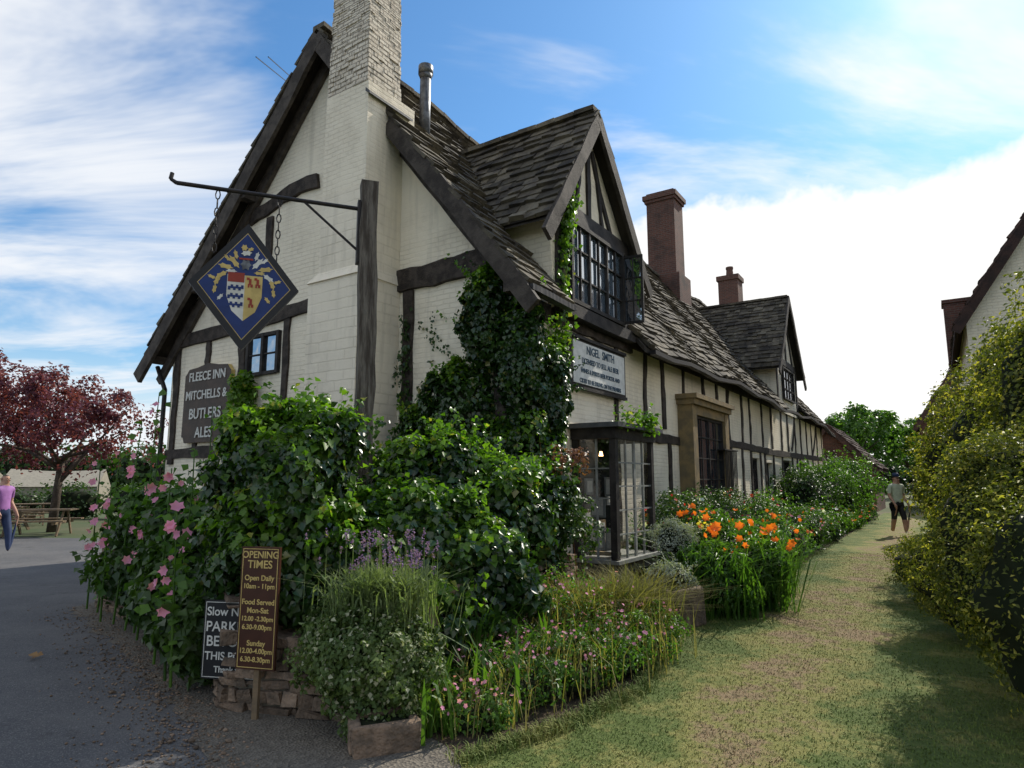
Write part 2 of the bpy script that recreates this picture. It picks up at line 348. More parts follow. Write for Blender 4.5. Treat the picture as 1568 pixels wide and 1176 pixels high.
gb(8.65,4.5,7.6,5.25,.2,.05)
T.obj('timber_frame',m_tim,inn)
# gable window
g.poly([L(6.15,.33,3.5),L(5.3,.33,3.5),L(5.3,.33,4.15),L(6.15,.33,4.15)])
for t in (6.15,5.72,5.3): fr.box(-t-.035,-t+.035,.28,.349,3.45,4.2,0)
for z in (3.47,4.17): fr.box(-6.1,-5.35,.285,.349,z-.03,z+.03,0)
fr.box(-6.1,-5.35,.3,.325,3.81,3.83,0)
# ---- chimney (white)
ch=B(); lo=B()
ch.box(-3.42,-2.5,-.42,.6,5.9,7.55)
lo.box(-3.42,-2.5,-.43,.345,4.6,5.9); 
lo.box(-3.55,-2.48,-.5,.345,0,4.52)
lo.hexa([(-3.57,-.53,4.52),(-2.46,-.53,4.52),(-2.46,.345,4.52),(-3.57,.345,4.52),(-3.43,-.44,4.68),(-2.49,-.44,4.68),(-2.49,.34,4.68),(-3.43,.34,4.68)])
lo.obj('chimney_breast',m_ston,inn)
c2=B(); 
zc=7.55; 
while zc<11.3:
    hh=.078; k=(zc-7.55)/3.75
    x0,x1,y0,y1=-3.40+.06*k,-2.52-.06*k,-.42+.02*k,.30-.06*k
    c2.box(x0+.012,x1-.012,y0+.012,y1-.012,zc,zc+hh)
    for (sx0,sx1,fx) in ((x0,x1,'y'),(y0,y1,'x')):
        u=sx0
        first=random.choice((.11,.22))
        while u<sx1-.01:
            wv=first; first=.225; u1=min(u+wv,sx1); o=random.uniform(-.006,.012)
            if random.random()<.95:
                if fx=='y': c2.box(u+.004,u1-.004,y0-o,y0+.02,zc+.004,zc+hh-.004)
                else: c2.box(x1-.02,x1+o,u+.004,u1-.004,zc+.004,zc+hh-.004)
            u=u1
    zc+=hh
c2.box(-3.42,-2.5,-.48,.32,11.3,11.5)
c2.obj('chimney_stack',m_stack,inn); ch.obj('chimney_shoulder',m_wall,inn)
l=B(); l.hexa([(-2.53,-.45,7.36),(-2.44,-.45,7.30),(-2.44,.5,7.30),(-2.53,.5,7.36),(-2.53,-.45,7.42),(-2.44,-.45,7.34),(-2.44,.5,7.34),(-2.53,.5,7.42)])
l2=B(); l2.cyl((-2.8,1.19,7.3),(-2.8,1.19,8.6),.095,.095,14); l2.cyl((-2.8,1.19,8.64),(-2.8,1.19,8.80),.13,.13,14); l2.cyl((-2.8,1.19,8.55),(-2.8,1.19,8.66),.095,.13,14)
l2.obj('flue_pipe',m_metal,inn,True); l.obj('lead_flashing',m_lead,inn)
# ---- roof
def tiles(bb,O,U,V,wu,lv,skip=None,ex=.21):
    O=Vector(O);U=Vector(U).normalized();V=Vector(V).normalized();n=U.cross(V).normalized()
    if n.z<0:n=-n
    rows=int(lv/ex)
    for r in range(rows+1):
        v0=r*ex; u=-random.uniform(0,.2); e=ex*(1.15)
        while u<wu:
            w=random.uniform(.16,.44); v1=min(v0+e*1.25,lv)
            if not(skip and skip(u+w/2,v0+e/2)):
                h=random.uniform(.04,.085); a=random.uniform(-.018,.018); dv=random.uniform(-.03,.03)
                u0=max(u+.004,-.03-random.uniform(0,.03));u1=min(u+w-.004,wu+.03)
                if u1-u0>.03:
                    P=[O+U*u0+V*(v0+dv),O+U*u1+V*(v0+dv+a),O+U*u1+V*v1+n*-.02,O+U*u0+V*v1+n*-.02]
                    Q=[O+U*u0+V*(v0+dv)+n*h,O+U*u1+V*(v0+dv+a)+n*(h+a),O+U*u1+V*v1+n*.012,O+U*u0+V*v1+n*.012]
                    bb.hexa(P+Q)
            u+=w
rt=B(); LEN=28.0
slope=math.hypot(4.25,5.3)
D1=dict(a=(2.45,7.72),l=(.85,5.35),r=(4.4,5.4),t0=.12)
D2=dict(a=(19.0,8.6),l=(16.6,5.6),r=(21.4,5.6),t0=.12)
def under(D):
    def f(u,v):
        t=v*4.25/slope; z=4.1+t*SL; s=u
        (sa,za),(sl,zl),(sr,zr)=D['a'],D['l'],D['r']
        if s<sl or s>sr or z<zl-0.3: return False
        zr_=za-(sa-s)*(za-zl)/(sa-sl) if s<sa else za-(s-sa)*(za-zr)/(sr-sa)
        return z<zr_-.12
    return f
u1,u2=under(D1),under(D2)
cut=lambda u,v: u1(u,v) or u2(u,v) or (1.2<u<4.0 and v<1.9) or (17.1<u<20.9 and v<2.3)
tiles(rt,L(0,0,4.1),(0,1,0),(-4.25,0,5.3),LEN,slope,cut)
tiles(rt,L(9.16,0,4.1),(0,1,0),(4.9,0,5.3),LEN,math.hypot(4.9,5.3),None,.24)
for k in range(60):
    s=k*LEN/60; rt.beam(L(4.25,s,9.38+random.uniform(-.02,.02)),L(4.25,s+LEN/60-.01,9.38+random.uniform(-.02,.02)),(0,0,1),.3,.09,1,.015)
def dormer(D):
    (sa,za),(sl,zl),(sr,zr)=D['a'],D['l'],D['r'];t0=D['t0']
    tj=(za-4.1)/SL+.2
    for (se,ze) in((sl,zl),(sr,zr)):
        V=Vector((0,sa-se,za-ze)); ln=V.length
        def sk(u,v,se=se,ze=ze,ln=ln):
            t=t0+u; z=ze+(za-ze)*v/ln; return z<4.1+t*SL-.25
        tiles(rt,L(t0,se,ze),(-1,0,0),V,tj-t0,ln,sk,.2)
        te=(ze-4.1)/SL
        dslab.poly([L(t0+.02,se,ze-.01),L(te+.15,se,ze-.01),L(tj,sa,za-.01),L(t0+.02,sa,za-.01)]); dslab.poly([L(t0+.02,se,ze-.07),L(te+.15,se,ze-.07),L(tj,sa,za-.07),L(t0+.02,sa,za-.07)])
        P0=Vector(L(t0,se,ze))-Vector((0,0,.18));P1=Vector(L(t0,sa,za))-Vector((0,0,.18))
        ex=(P0-P1).normalized()*.25
        bg_.beam(P0+ex,P1,(1,0,0),.22,.06,8,.015)
    for k in range(8): 
        a=t0+(tj-t0)*k/8; rt.beam(L(a,sa,za-.02),L(a+(tj-t0)/8-.01,sa,za-.02),(0,0,1),.26,.08,1,.01)
dslab=B(); bg_=B()
dormer(D1); dormer(D2)
rt.obj('stone_roof_tiles',m_tile,inn,warp=sag)
nseg=28
for k in range(nseg):
    s0=.02+k*(LEN-.04)/nseg; s1=.02+(k+1)*(LEN-.04)/nseg
    if not(1.0<(s0+s1)/2<4.1 or 17<(s0+s1)/2<21):
        dslab.hexa([L(.02,s0,3.98),L(.02,s1,3.98),L(4.25,s1,9.26),L(4.25,s0,9.26),L(.02,s0,4.08),L(.02,s1,4.08),L(4.25,s1,9.36),L(4.25,s0,9.36)])
    else:
        dslab.hexa([L(1.2,s0,5.45),L(1.2,s1,5.45),L(4.25,s1,9.26),L(4.25,s0,9.26),L(1.2,s0,5.56),L(1.2,s1,5.56),L(4.25,s1,9.36),L(4.25,s0,9.36)])
    dslab.hexa([L(4.25,s0,9.26),L(4.25,s1,9.26),L(9.14,s1,3.98),L(9.14,s0,3.98),L(4.25,s0,9.36),L(4.25,s1,9.36),L(9.14,s1,4.08),L(9.14,s0,4.08)])
dslab.obj('roof_boards',m_sof,inn,warp=sag)
bg_.beam(L(-.12,.03,3.75),L(2.5,.03,7.02),(0,-1,0),.24,.07,8,.015,.04)
bg_.beam(L(3.44,.03,8.15),L(4.3,.03,9.2),(0,-1,0),.28,.07,3,.01)
bg_.beam(L(9.35,.03,3.65),L(4.2,.03,9.22),(0,-1,0),.30,.07,12,.015,.06)
bg_.beam(L(9.1,.34,3.6),L(4.3,.34,8.95),(0,-1,0),.20,.08,12,.015,.04)
bg_.beam(L(.2,.34,3.9),L(2.5,.34,6.75),(0,-1,0),.12,.06,8,.015,0)
for t,z in ((9.0,3.95),(.25,4.0)): bg_.beam(L(t,-.02,z),L(t,.5,z),(0,0,1),.16,.14,2)
for t,z in ((7.6,5.3),(6.2,6.85)): bg_.beam(L(t,-.0,z-.1),L(t,.36,z-.1),(0,0,1),.2,.16,2)
bg_.obj('bargeboards',m_barge,inn)
# ---- dormer 1 face
d=B(); bl=B()
tf=.32
sa,za=D1['a']; 
d.poly([L(tf,1.3,4.1),L(tf,3.95,4.1),L(tf,3.95,5.75),L(tf,sa,za-.25),L(tf,1.15,5.6)])
d.poly([L(tf,1.3,4.1),L(tf,1.15,5.6),L(1.2,1.15,5.55),L(.4,1.3,4.1)])
d.poly([L(tf,3.95,4.1),L(.4,3.95,4.1),L(1.3,3.95,5.7),L(tf,3.95,5.75)])
def db(s0,z0,s1,z1,w,dd=.04,bow=0): bl.beam(L(tf,s0,z0),L(tf,s1,z1),(1,0,0),w,dd,6,.01,bow)
db(1.3,5.72,3.95,5.72,.24,.08); db(1.42,4.1,1.42,5.6,.18,.05); db(3.85,4.1,3.85,5.7,.2,.05)
db(1.3,4.12,4.0,4.12,.2,.14)
db(sa,5.85,sa,za-.35,.12); db(1.7,5.85,2.3,7.1,.11,.035,.05); db(3.3,5.85,2.6,7.1,.11,.035,-.05); db(2.0,5.85,2.15,6.6,.08); db(2.95,5.85,2.8,6.6,.08)
d.obj('dormer_walls',m_wall,inn); 
winF(tf-.1,1.6,3.55,4.24,5.56,6,3,.06,.022,0,.05,1)
fr.box(-tf,-tf+.1,1.55,3.6,4.2,4.24,1)
def casement(px,py,ang,z0,z1,w):
    ca,sa_=math.cos(ang),math.sin(ang)
    def q(a,h,o=0): return (px+ca*a-sa_*o,py+sa_*a+ca*o,h)
    for (a0,a1,h0,h1) in ((0,.04,z0,z1),(w-.04,w,z0,z1),(.04,w-.04,z0,z0+.04),(.04,w-.04,z1-.04,z1),(.04,w-.04,(z0*2+z1)/3-.01,(z0*2+z1)/3+.01),(.04,w-.04,(z0+2*z1)/3-.01,(z0+2*z1)/3+.01),(w/2-.01,w/2+.01,z0+.04,z1-.04)):
        fr.hexa([q(a0,h0,-.02),q(a1,h0,-.02),q(a1,h0,.02),q(a0,h0,.02),q(a0,h1,-.02),q(a1,h1,-.02),q(a1,h1,.02),q(a0,h1,.02)],0)
    g.poly([q(.04,z0+.04),q(w-.04,z0+.04),q(w-.04,z1-.04),q(.04,z1-.04)])
casement(-tf+.12,3.55,math.radians(8),4.28,5.5,.36)
d=B(); sa2,za2=D2['a']
d.poly([L(.35,17.1,4.0),L(.35,20.9,4.0),L(.35,20.9,6.0),L(.35,sa2,za2-.25),L(.35,17.1,6.0)]); d.poly([L(.35,17.1,4.0),L(.35,17.1,6.0),L(1.5,17.1,5.95),L(.42,17.1,4)])
d.obj('far_dormer_walls',m_wall,inn)
for q in ((17.1,5.9,20.9,5.9,.24),(17.2,4,17.2,5.9,.2),(20.8,4,20.8,5.9,.2),(sa2,6,sa2,8.2,.16),(17.8,6,18.7,7.8,.14),(20.2,6,19.3,7.8,.14)):
    bl.beam(L(.35,q[0],q[1]),L(.35,q[2],q[3]),(1,0,0),q[4],.04,5)
bl.obj('dormer_timbers',m_tblk,inn)
winF(.3,18.0,20.0,4.5,5.7,4,3,.06,.03,0,.05)
# ---- licence sign
sg=B(); sg.box(-.41,-.33,1.8,3.85,3.0,3.8,0); sg.box(-.34,-.315,1.87,3.78,3.07,3.73,1)
sg.box(-.36,-.30,1.8,3.85,2.98,3.03,0);sg.box(-.36,-.298,1.8,3.85,3.77,3.82,0)
sign=empty('licensee_sign',C,-ANG); sg.obj('board',[m_tblk,m_white],sign)
for i,(tx,szz) in enumerate((("NIGEL  SMITH",.19),("LICENSED TO SELL ALE BEER",.12),("WINES & SPIRITS BEER PORTER AND",.10),("CIDER TO BE DRUNK ON THE PREMISES",.095))):
    text('lettering_%d'%i,tx,szz,(-.312,2.83,3.62-.16*i-(0.02 if i else 0)),(math.pi/2,0,math.pi/2),m_txt,sign,sx=.9,off=.002)
# ---- bay window
bay=B()
s0,s1,tb=1.95,3.45,-.3
bay.box(-.40,-tb,s0-.03,s1+.03,.28,.42,0); bay.box(-.40,-tb+.05,s0-.06,s1+.06,.42,.47,3)
for (x,y) in ((-tb-.05,s0+.05),(-tb-.05,s1-.05),(-.36,s0+.05),(-.36,s1-.05)): bay.box(x-.05,x+.05,y-.05,y+.05,.47,2.2,1)
bay.box(-.41,-tb+.02,s0-.03,s1+.03,2.2,2.36,1); bay.box(-.41,-tb+.12,s0-.14,s1+.14,2.36,2.43,2)
for i in range(1,4):
    q=s0+.1+(s1-s0-.2)*i/4; w_=.03 if i==2 else .013; bay.box(-tb-.05,-tb-.02,q-w_,q+w_,.47,2.2,4)
for j in range(1,5):
    z=.47+1.73*j/5; bay.box(-tb-.047,-tb-.023,s0+.1,s1-.1,z-.011,z+.011,4)
x=-.02; bay.box(x-.014,x+.014,s0+.02,s0+.05,.47,2.2,4)
for j in range(1,4):
    z=.47+1.73*j/4; bay.box(-.31,-tb-.1,s0+.023,s0+.047,z-.010,z+.010,4)
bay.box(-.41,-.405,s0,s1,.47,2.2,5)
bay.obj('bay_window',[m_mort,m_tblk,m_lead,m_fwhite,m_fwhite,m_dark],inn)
cg=B(); cg.poly([L(tb+.035,s0+.1,.47),L(tb+.035,s1-.1,.47),L(tb+.035,s1-.1,2.2),L(tb+.035,s0+.1,2.2)]); cg.poly([L(.31,s0+.035,.47),L(tb+.1,s0+.035,.47),L(tb+.1,s0+.035,2.2),L(.31,s0+.035,2.2)])
cg.obj('bay_glass',m_cg,inn)
it=B()
for (t,s,z,w,h,mm) in ((.35,2.3,.95,.3,.4,0),(.35,2.75,.8,.3,.35,0),(.35,3.1,1.35,.25,.3,1),(.35,2.35,1.5,.25,.25,1)):
    it.box(-t,-t+.03,s-w/2,s+w/2,z-h/2,z+h/2,mm); it.box(-t+.03,-t+.035,s-w/2+.04,s+w/2-.04,z-h/2+.04,z+h/2-.04,2)
for (x,z,w,h) in ((-.15,.75,.26,.34),(.1,.72,.2,.28),(-.12,1.2,.24,.3),(.1,1.5,.2,.28)):
    it.box(x-w/2,x+w/2,2.2,2.225,z-h/2,z+h/2,1); it.box(x-w/2+.03,x+w/2-.03,2.19,2.2,z-h/2+.03,z+h/2-.03,2)
it.box(-.3,.2,2.2,2.3,.5,.55,0)
it.obj('bay_display',[m_gold,m_frame,m_signw],inn)
lb=B(); lb.cyl((-.0,2.1,1.95),(-.0,2.1,2.02),.035,.02,10,0); lb.cyl((-.0,2.1,2.02),(-.0,2.1,2.2),.006,.006,6,1); lb.obj('bay_lamp',[m_lamp,m_iron],inn)
# ---- stone window surround
st=B()
a0,a1=6.8,9.6; xo=-.09
st.box(-.42,xo,a0,a0+.3,.75,3.2); st.box(-.42,xo,a1-.3,a1,.75,3.2); st.box(-.42,xo-.02,a0+.3,a1-.3,3.0,3.2); st.box(-.42,xo+.02,a0+.3,a1-.3,.95,1.15)
st.box(-.42,xo-.03,a0+.3,a1-.3,.3,.95); st.box(-.42,xo+.07,a0-.06,a1+.06,3.2,3.32); st.box(-.42,xo+.14,a0-.12,a1+.12,3.32,3.42)
st.box(-.42,xo+.03,a0-.02,a0+.34,.3,.75);st.box(-.42,xo+.03,a1-.34,a1+.02,.3,.75)
st.obj('stone_window_surround',m_gold,inn)
winF(-xo+.1,a0+.3,a1-.3,1.15,3.0,4,4,.06,.025,1,.03)
for k in range(9):
    q=8.9+k*.12; fr.box(-.02,0.0,q,q+.015,1.2,2.3,1)
fr.box(-.4,0.005,8.85,10.0,2.3,2.33,1); fr.box(-.4,.005,8.85,10,1.18,1.21,1)
g.obj('window_glass',[m_glass,m_glass2],inn); fr.obj('window_frames',[m_tblk,m_tblk,m_frame],inn)
pl=B(); pl.box(-.42,-.37,3.5,15.0,0,.42); pl.box(-.42,-.37,16.1,27.4,0,.4); pl.obj('plinth',m_ston,inn)
gt=B()
for a,c in ((0.0,1.15),(4.2,28)):
    gt.beam(L(-.06,a,3.97),L(-.06,c,3.97),(0,0,1),.11,.08,24,.004)
gt.cyl(L(.0,.25,3.95),L(.2,.55,3.6),.05,.05,10); gt.cyl(L(.2,.55,3.6),L(.32,.6,.3),.05,.05,10)
gt.cyl(L(9.1,.25,3.9),L(8.75,.25,3.4),.045); gt.cyl(L(8.75,.25,3.4),L(8.75,.25,.3),.045)
gt.obj('gutter',m_iron,inn,warp=sag)
k=B(); k.box(-4.6,-3.5,16.3,17.3,8.0,12.3); k.box(-4.66,-3.44,16.24,17.36,12.3,12.42); k.box(-4.72,-3.38,16.18,17.42,12.42,12.6); k.box(-4.6,-3.5,16.3,17.3,12.6,12.7)
k.box(-4.7,-3.34,16.14,17.46,8.0,9.3)
k.box(-4.75,-3.75,26.6,27.6,8.0,11.9); k.box(-4.82,-3.68,26.53,27.67,11.9,12.15); k.obj('brick_chimneys',m_red,inn)
k=B(); k.cyl((-4.25,27.1,12.15),(-4.25,27.1,12.65),.2,.16,12); k.cyl((-4.25,27.1,12.6),(-4.25,27.1,12.72),.19,.19,12); k.obj('chimney_pot',m_red,inn)
# ---- Fleece sign on gable
fs=empty('brewery_wall_sign',C,-ANG); q=B()
def flc(x0,x1,z0,z1):
    w=x1-x0; P=[(x0,z0+.12),(x0+.06,z0+.1),(x0+.1,z0)]; 
    P+=[(x1-.1,z0),(x1-.06,z0+.1),(x1,z0+.12),(x1,z1-.14),(x1-.05,z1-.1),(x1-.12,z1-.02)]
    P+=[(x0+w/2+.35,z1),(x0+w/2,z1+.06),(x0+w/2-.35,z1),(x0+.12,z1-.02),(x0+.05,z1-.1),(x0,z1-.14)]
    return P
P=flc(-8.05,-6.55,2.3,3.75)
q.poly([(x,.26,z) for x,z in P],0); 
for i in range(len(P)):
    a=P[i];c=P[(i+1)%len(P)]; q.poly([(a[0],.26,a[1]),(a[0],.34,a[1]),(c[0],.34,c[1]),(c[0],.26,c[1])],1)
q.obj('board',[simple('sign_brown_wood',(.085,.06,.045),(.06,.045,.035),4,.6),m_yel],fs)
for i,(tx,szz) in enumerate((("FLEECE INN",.24),("MITCHELLS &",.24),("BUTLERS",.28),("ALES",.28))):
    text('lettering_%d'%i,tx,szz,(-7.3,.25,3.56-.36*i),(math.pi/2,0,0),m_signw,fs,sx=.95,off=.004)
# ------------------------------------------------------------------ hanging sign
hs=empty('hanging_pub_sign',(-1.43,6.2,0),math.atan2(.325,.945))
p=B()
p.beam((-.02,0,-.1),(-.03,0,4.54),(0,-1,0),.17,.16,18,.013,.02); p.obj('oak_post',m_post,hs)
i_=B()
i_.cyl((-.05,-.08,4.26),(-1.75,-.08,4.28),.020); i_.cyl((-1.75,-.08,4.28),(-1.80,-.08,4.31),.020,.016); i_.cyl((-1.80,-.08,4.31),(-1.79,-.08,4.37),.018,.018)
i_.cyl((-.65,-.08,4.27),(-.06,-.08,3.78),.013); i_.beam((-.12,-.02,3.7),(-.12,-.02,4.34),(0,-1,0),.03,.1,2,0)
def chain(x,z0,z1):
    n=int((z0-z1)/.075)
    for kk in range(n):
        zc=z0-(kk+.5)*(z0-z1)/n; h=.045
        for e in range(8):
            t0_=2*math.pi*e/8;t1_=2*math.pi*(e+1)/8
            def pt(t): 
                a=math.cos(t)*.02;c=math.sin(t)*h
                return (x+(a if kk%2==0 else 0),-.08+(0 if kk%2==0 else a),zc+c)
            i_.cyl(pt(t0_),pt(t1_),.006,.006,5)
for x in (-1.40,-.86): chain(x,4.26,3.66 if x<-1 else 3.62)
i_.obj('iron_bracket',m_iron,hs)
sb=B(); cx,cz=-1.12,3.36; hw,hh=.47,.60
def dia(k,y,m): sb.poly([(cx-hw*k,y,cz),(cx,y,cz-hh*k),(cx+hw*k,y,cz),(cx,y,cz+hh*k)],m)
sb.hexa([(cx-hw,-.11,cz),(cx,-.11,cz-hh),(cx,-.05,cz-hh),(cx-hw,-.05,cz),(cx,-.11,cz+hh),(cx+hw,-.11,cz),(cx+hw,-.05,cz),(cx,-.05,cz+hh)],0)
dia(.845,-.1125,1); dia(.83,-.114,2)
def rect(x0,x1,z0,z1,y,m): sb.poly([(cx+x0,y,cz+z0),(cx+x1,y,cz+z0),(cx+x1,y,cz+z1),(cx+x0,y,cz+z1)],m)
Y0=-.116
rect(-.15,0,-.1,.1,Y0,4); rect(0,.15,-.1,.1,Y0,1)
sb.poly([(cx-.15,Y0,cz-.1),(cx-.1,Y0,cz-.24),(cx,Y0,cz-.33),(cx,Y0,cz-.1)],4); sb.poly([(cx,Y0,cz-.1),(cx,Y0,cz-.33),(cx+.1,Y0,cz-.24),(cx+.15,Y0,cz-.1)],1)
rect(-.145,-.005,.03,.12,Y0-.002,3)
for z in (-.04,-.12,-.2):
    for e in range(6): rect(-.14+.022*e,-.118+.022*e,z+(.008 if e%2 else -.008),z+.035+(.008 if e%2 else -.008),Y0-.003,2)
for (x,z) in ((.045,.04),(.11,.04),(.06,-.15)):
    for dx,dz,w_,h_ in ((0,0,.022,.06),(-.018,.03,.024,.024),(.014,-.035,.02,.03),(-.012,-.035,.014,.035)): rect(x+dx-w_/2,x+dx+w_/2,z+dz-h_/2,z+dz+h_/2,Y0-.0035-dx*.01,3)
def leafy(x,z,ln,wd,ang,m,y):
    pts=[]
    for e in range(12):
        t=2*math.pi*e/12; rx=ln*math.cos(t)*(1 if e%2==0 else .72); rz=wd*math.sin(t)*(1 if e%2==0 else .6); pts.append((cx+x+rx*math.cos(ang)-rz*math.sin(ang),y,cz+z+rx*math.sin(ang)+rz*math.cos(ang)))
    sb.poly(pts,m)
yy=Y0-.0005
for side in (-1,1):
    for (x,z,ln,wd,a) in ((.10,.22,.075,.028,.9),(.17,.17,.07,.028,.2),(.20,.09,.06,.026,-.6),(.235,.03,.05,.024,-1.2),(.12,.13,.05,.02,0),(.09,.29,.05,.02,1.3),(.25,-.05,.045,.02,-1.4),(.20,-.12,.04,.018,-.9),(.28,.06,.04,.018,.4),(.16,.25,.04,.018,.8)):
        yy-=.00015; leafy(side*x,z,ln,wd,a*side if side>0 else math.pi-a,1 if random.random()<.7 else 4,yy)
leafy(0,.20,.05,.06,0,5,-.122); rect(-.06,.06,.245,.262,-.1235,3); leafy(0,.31,.05,.03,.2,4,-.124); leafy(-.02,.36,.03,.035,0,1,-.1245); leafy(.035,.35,.03,.02,.5,1,-.125)
sb.obj('painted_board',[m_black,m_yel,m_blue,m_rd,m_signw,m_metal],hs)
# ------------------------------------------------------------------ small signs
def panel(name,x,y,z0,z1,w,rot,mat,border,lines,tm):
    e=empty(name,(x,y,0),rot); q=B(); q.box(-w/2,w/2,0,.02,z0,z1,0)
    if border is not None:
        for a in ((-w/2+.012,-w/2+.016,z0+.012,z1-.012),(w/2-.016,w/2-.012,z0+.012,z1-.012),(-w/2+.016,w/2-.016,z0+.012,z0+.016),(-w/2+.016,w/2-.016,z1-.016,z1-.012)): q.box(a[0],a[1],-.003,0,a[2],a[3],1)
    q.obj('board',[mat,tm],e); q=B(); q.box(-.02,.02,.021,.05,0,z1-.05); q.obj('stake',m_wood,e)
    for i,(tx,sz_,zz) in enumerate(lines): text('lettering_%d'%i,tx,sz_,(0,-.002,zz),(math.pi/2,0,0),tm,e,ext=.001,off=.001)
panel('opening_times_sign',-1.74,4.60,.33,1.14,.30,math.radians(-14),m_brown,1,[("OPENING",.066,1.085),("TIMES",.075,1.02),("Open Daily",.05,.93),("10am - 11pm",.046,.875),("Food Served",.05,.77),("Mon-Sat",.05,.715),("12.00 -2.30pm",.043,.66),("6.30-9.00pm",.046,.605),("Sunday",.05,.50),("12.00-4.00pm",.046,.45),("6.30-8.30pm",.046,.395)],m_yel)
panel('parking_sign',-2.0,4.83,.20,.74,.46,math.radians(-10),m_black,1,[("Slow NOW",.085,.66),("PARKING",.10,.555),("BEYOND",.10,.455),("THIS POINT",.078,.355),("Thank you",.06,.265)],m_signw)
# ------------------------------------------------------------------ garden wall
gw=B(); path=[(-5.2,8.7),(-2.6,6.2),(-1.95,4.98),(-1.05,4.72),(-.1,5.9),(.55,7.4)]
def rubble(bb,A,Bp,h,th=.3,rs=.07):
    A=Vector((*A,0));Bp=Vector((*Bp,0));ax=(Bp-A);Ln=ax.length;ax.normalize();nn=Vector((ax.y,-ax.x,0)); z=0
    while z<h:
        hh=random.uniform(rs*.6,rs*1.6);u=-random.uniform(0,.1)
        while u<Ln:
            w=random.uniform(.07,.26); pr=random.uniform(0,.045); P=[]
            for (a,o,zz) in ((u,-th/2-pr,z),(u+w-.012,-th/2-pr,z),(u+w-.012,th/2+pr,z),(u,th/2+pr,z),(u,-th/2-pr,z+hh-.012),(u+w-.012,-th/2-pr,z+hh-.012),(u+w-.012,th/2+pr,z+hh-.012),(u,th/2+pr,z+hh-.012)):
                q=A+ax*a+nn*o; P.append(q+Vector((random.uniform(-.02,.02),random.uniform(-.02,.02),zz+random.uniform(-.015,.015))))
            bb.hexa(P,0); u+=w
        z+=hh
    P=[A-nn*th*.45,Bp-nn*th*.45,Bp+nn*th*.45,A+nn*th*.45]; bb.hexa([q for q in P]+[q+Vector((0,0,h-.03)) for q in P],1)
for i in range(len(path)-1): rubble(gw,path[i],path[i+1],.75 if i!=2 else .45)
o=gw.obj('rubble_garden_wall',[m_rub,m_mort]); bv=o.modifiers.new('b','BEVEL'); bv.width=.012; bv.segments=2
def trough(name,x,y,lx,ly,h,rot):
    e=empty(name,(x,y,0),rot); q=B(); w=.06
    q.box(-lx/2,lx/2,-ly/2,-ly/2+w,0,h,0,.015); q.box(-lx/2,lx/2,ly/2-w,ly/2,0,h,0,.015); q.box(-lx/2,-lx/2+w,-ly/2+w,ly/2-w,0,h,0,.015); q.box(lx/2-w,lx/2,-ly/2+w,ly/2-w,0,h,0,.015)
    q.box(-lx/2+w,lx/2-w,-ly/2+w,ly/2-w,0,h*.9,1); o=q.obj('stone_basin',[m_rub,m_core],e)
    bv=o.modifiers.new('b','BEVEL'); bv.width=.02; bv.segments=3
trough('stone_trough',-.78,4.2,.42,.3,.17,.35); trough('stone_trough',1.8,7.45,.6,.42,.42,.7)
# ------------------------------------------------------------------ ivy & plants
sp=Soup()
for c,r,n in (((-1.86,5.45,1.55),(.55,.5,.66),14000),((-1.75,5.25,.95),(.66,.45,.6),9000),((-2.15,5.5,1.15),(.32,.4,.55),4000),((-1.6,5.45,1.92),(.32,.3,.3),2200)):
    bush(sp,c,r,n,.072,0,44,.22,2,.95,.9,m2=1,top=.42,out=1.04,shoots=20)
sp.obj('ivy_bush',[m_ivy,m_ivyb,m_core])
sp=Soup()
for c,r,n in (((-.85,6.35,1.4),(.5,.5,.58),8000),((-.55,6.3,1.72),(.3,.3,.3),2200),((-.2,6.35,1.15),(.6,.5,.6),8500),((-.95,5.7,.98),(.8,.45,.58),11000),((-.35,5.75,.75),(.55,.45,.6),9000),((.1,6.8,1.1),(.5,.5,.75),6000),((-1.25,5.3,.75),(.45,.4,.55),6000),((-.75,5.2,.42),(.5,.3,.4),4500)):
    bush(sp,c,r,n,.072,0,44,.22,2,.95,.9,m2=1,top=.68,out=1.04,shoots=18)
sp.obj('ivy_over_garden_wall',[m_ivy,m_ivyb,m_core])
sp=Soup()
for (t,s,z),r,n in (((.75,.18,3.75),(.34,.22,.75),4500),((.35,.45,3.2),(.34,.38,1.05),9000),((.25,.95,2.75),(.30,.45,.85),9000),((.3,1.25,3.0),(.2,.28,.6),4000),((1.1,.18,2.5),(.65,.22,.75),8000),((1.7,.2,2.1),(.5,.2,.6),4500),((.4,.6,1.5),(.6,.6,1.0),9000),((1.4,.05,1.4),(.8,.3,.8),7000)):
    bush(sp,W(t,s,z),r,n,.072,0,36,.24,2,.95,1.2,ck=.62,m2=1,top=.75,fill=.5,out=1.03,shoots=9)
def strand(pts,nrm,n,wd,size=.075,m=None):
    pts=np.array(pts); k=R.integers(0,len(pts)-1,n); a=R.uniform(0,1,(n,1)); P=pts[k]*(1-a)+pts[k+1]*a+R.normal(0,wd,(n,3))*np.array([1,1,1.5]); leaves(sp,P,np.tile(nrm,(n,1)),size,(0 if R.random()<.6 else 1) if m is None else m,.95,.8)
nf=np.array([math.cos(ANG),-math.sin(ANG),0]); ng=np.array([-math.sin(ANG),-math.cos(ANG),0])
strand([W(.25,1.4,3.4),W(.22,1.4,4.2),W(.22,1.45,5.0),W(.2,1.55,5.6),W(.2,1.7,5.95)],nf,950,.065,m=1)
def creep(t,s,z,n):
    for k in range(n):
        tt,zz=t+R.normal(0,.2),z; pts=[W(tt,s,zz)]
        for e in range(5): tt+=R.normal(.08,.09); zz+=R.uniform(.1,.25); pts.append(W(tt,s,zz))
        strand(pts,ng,45,.025,.05)
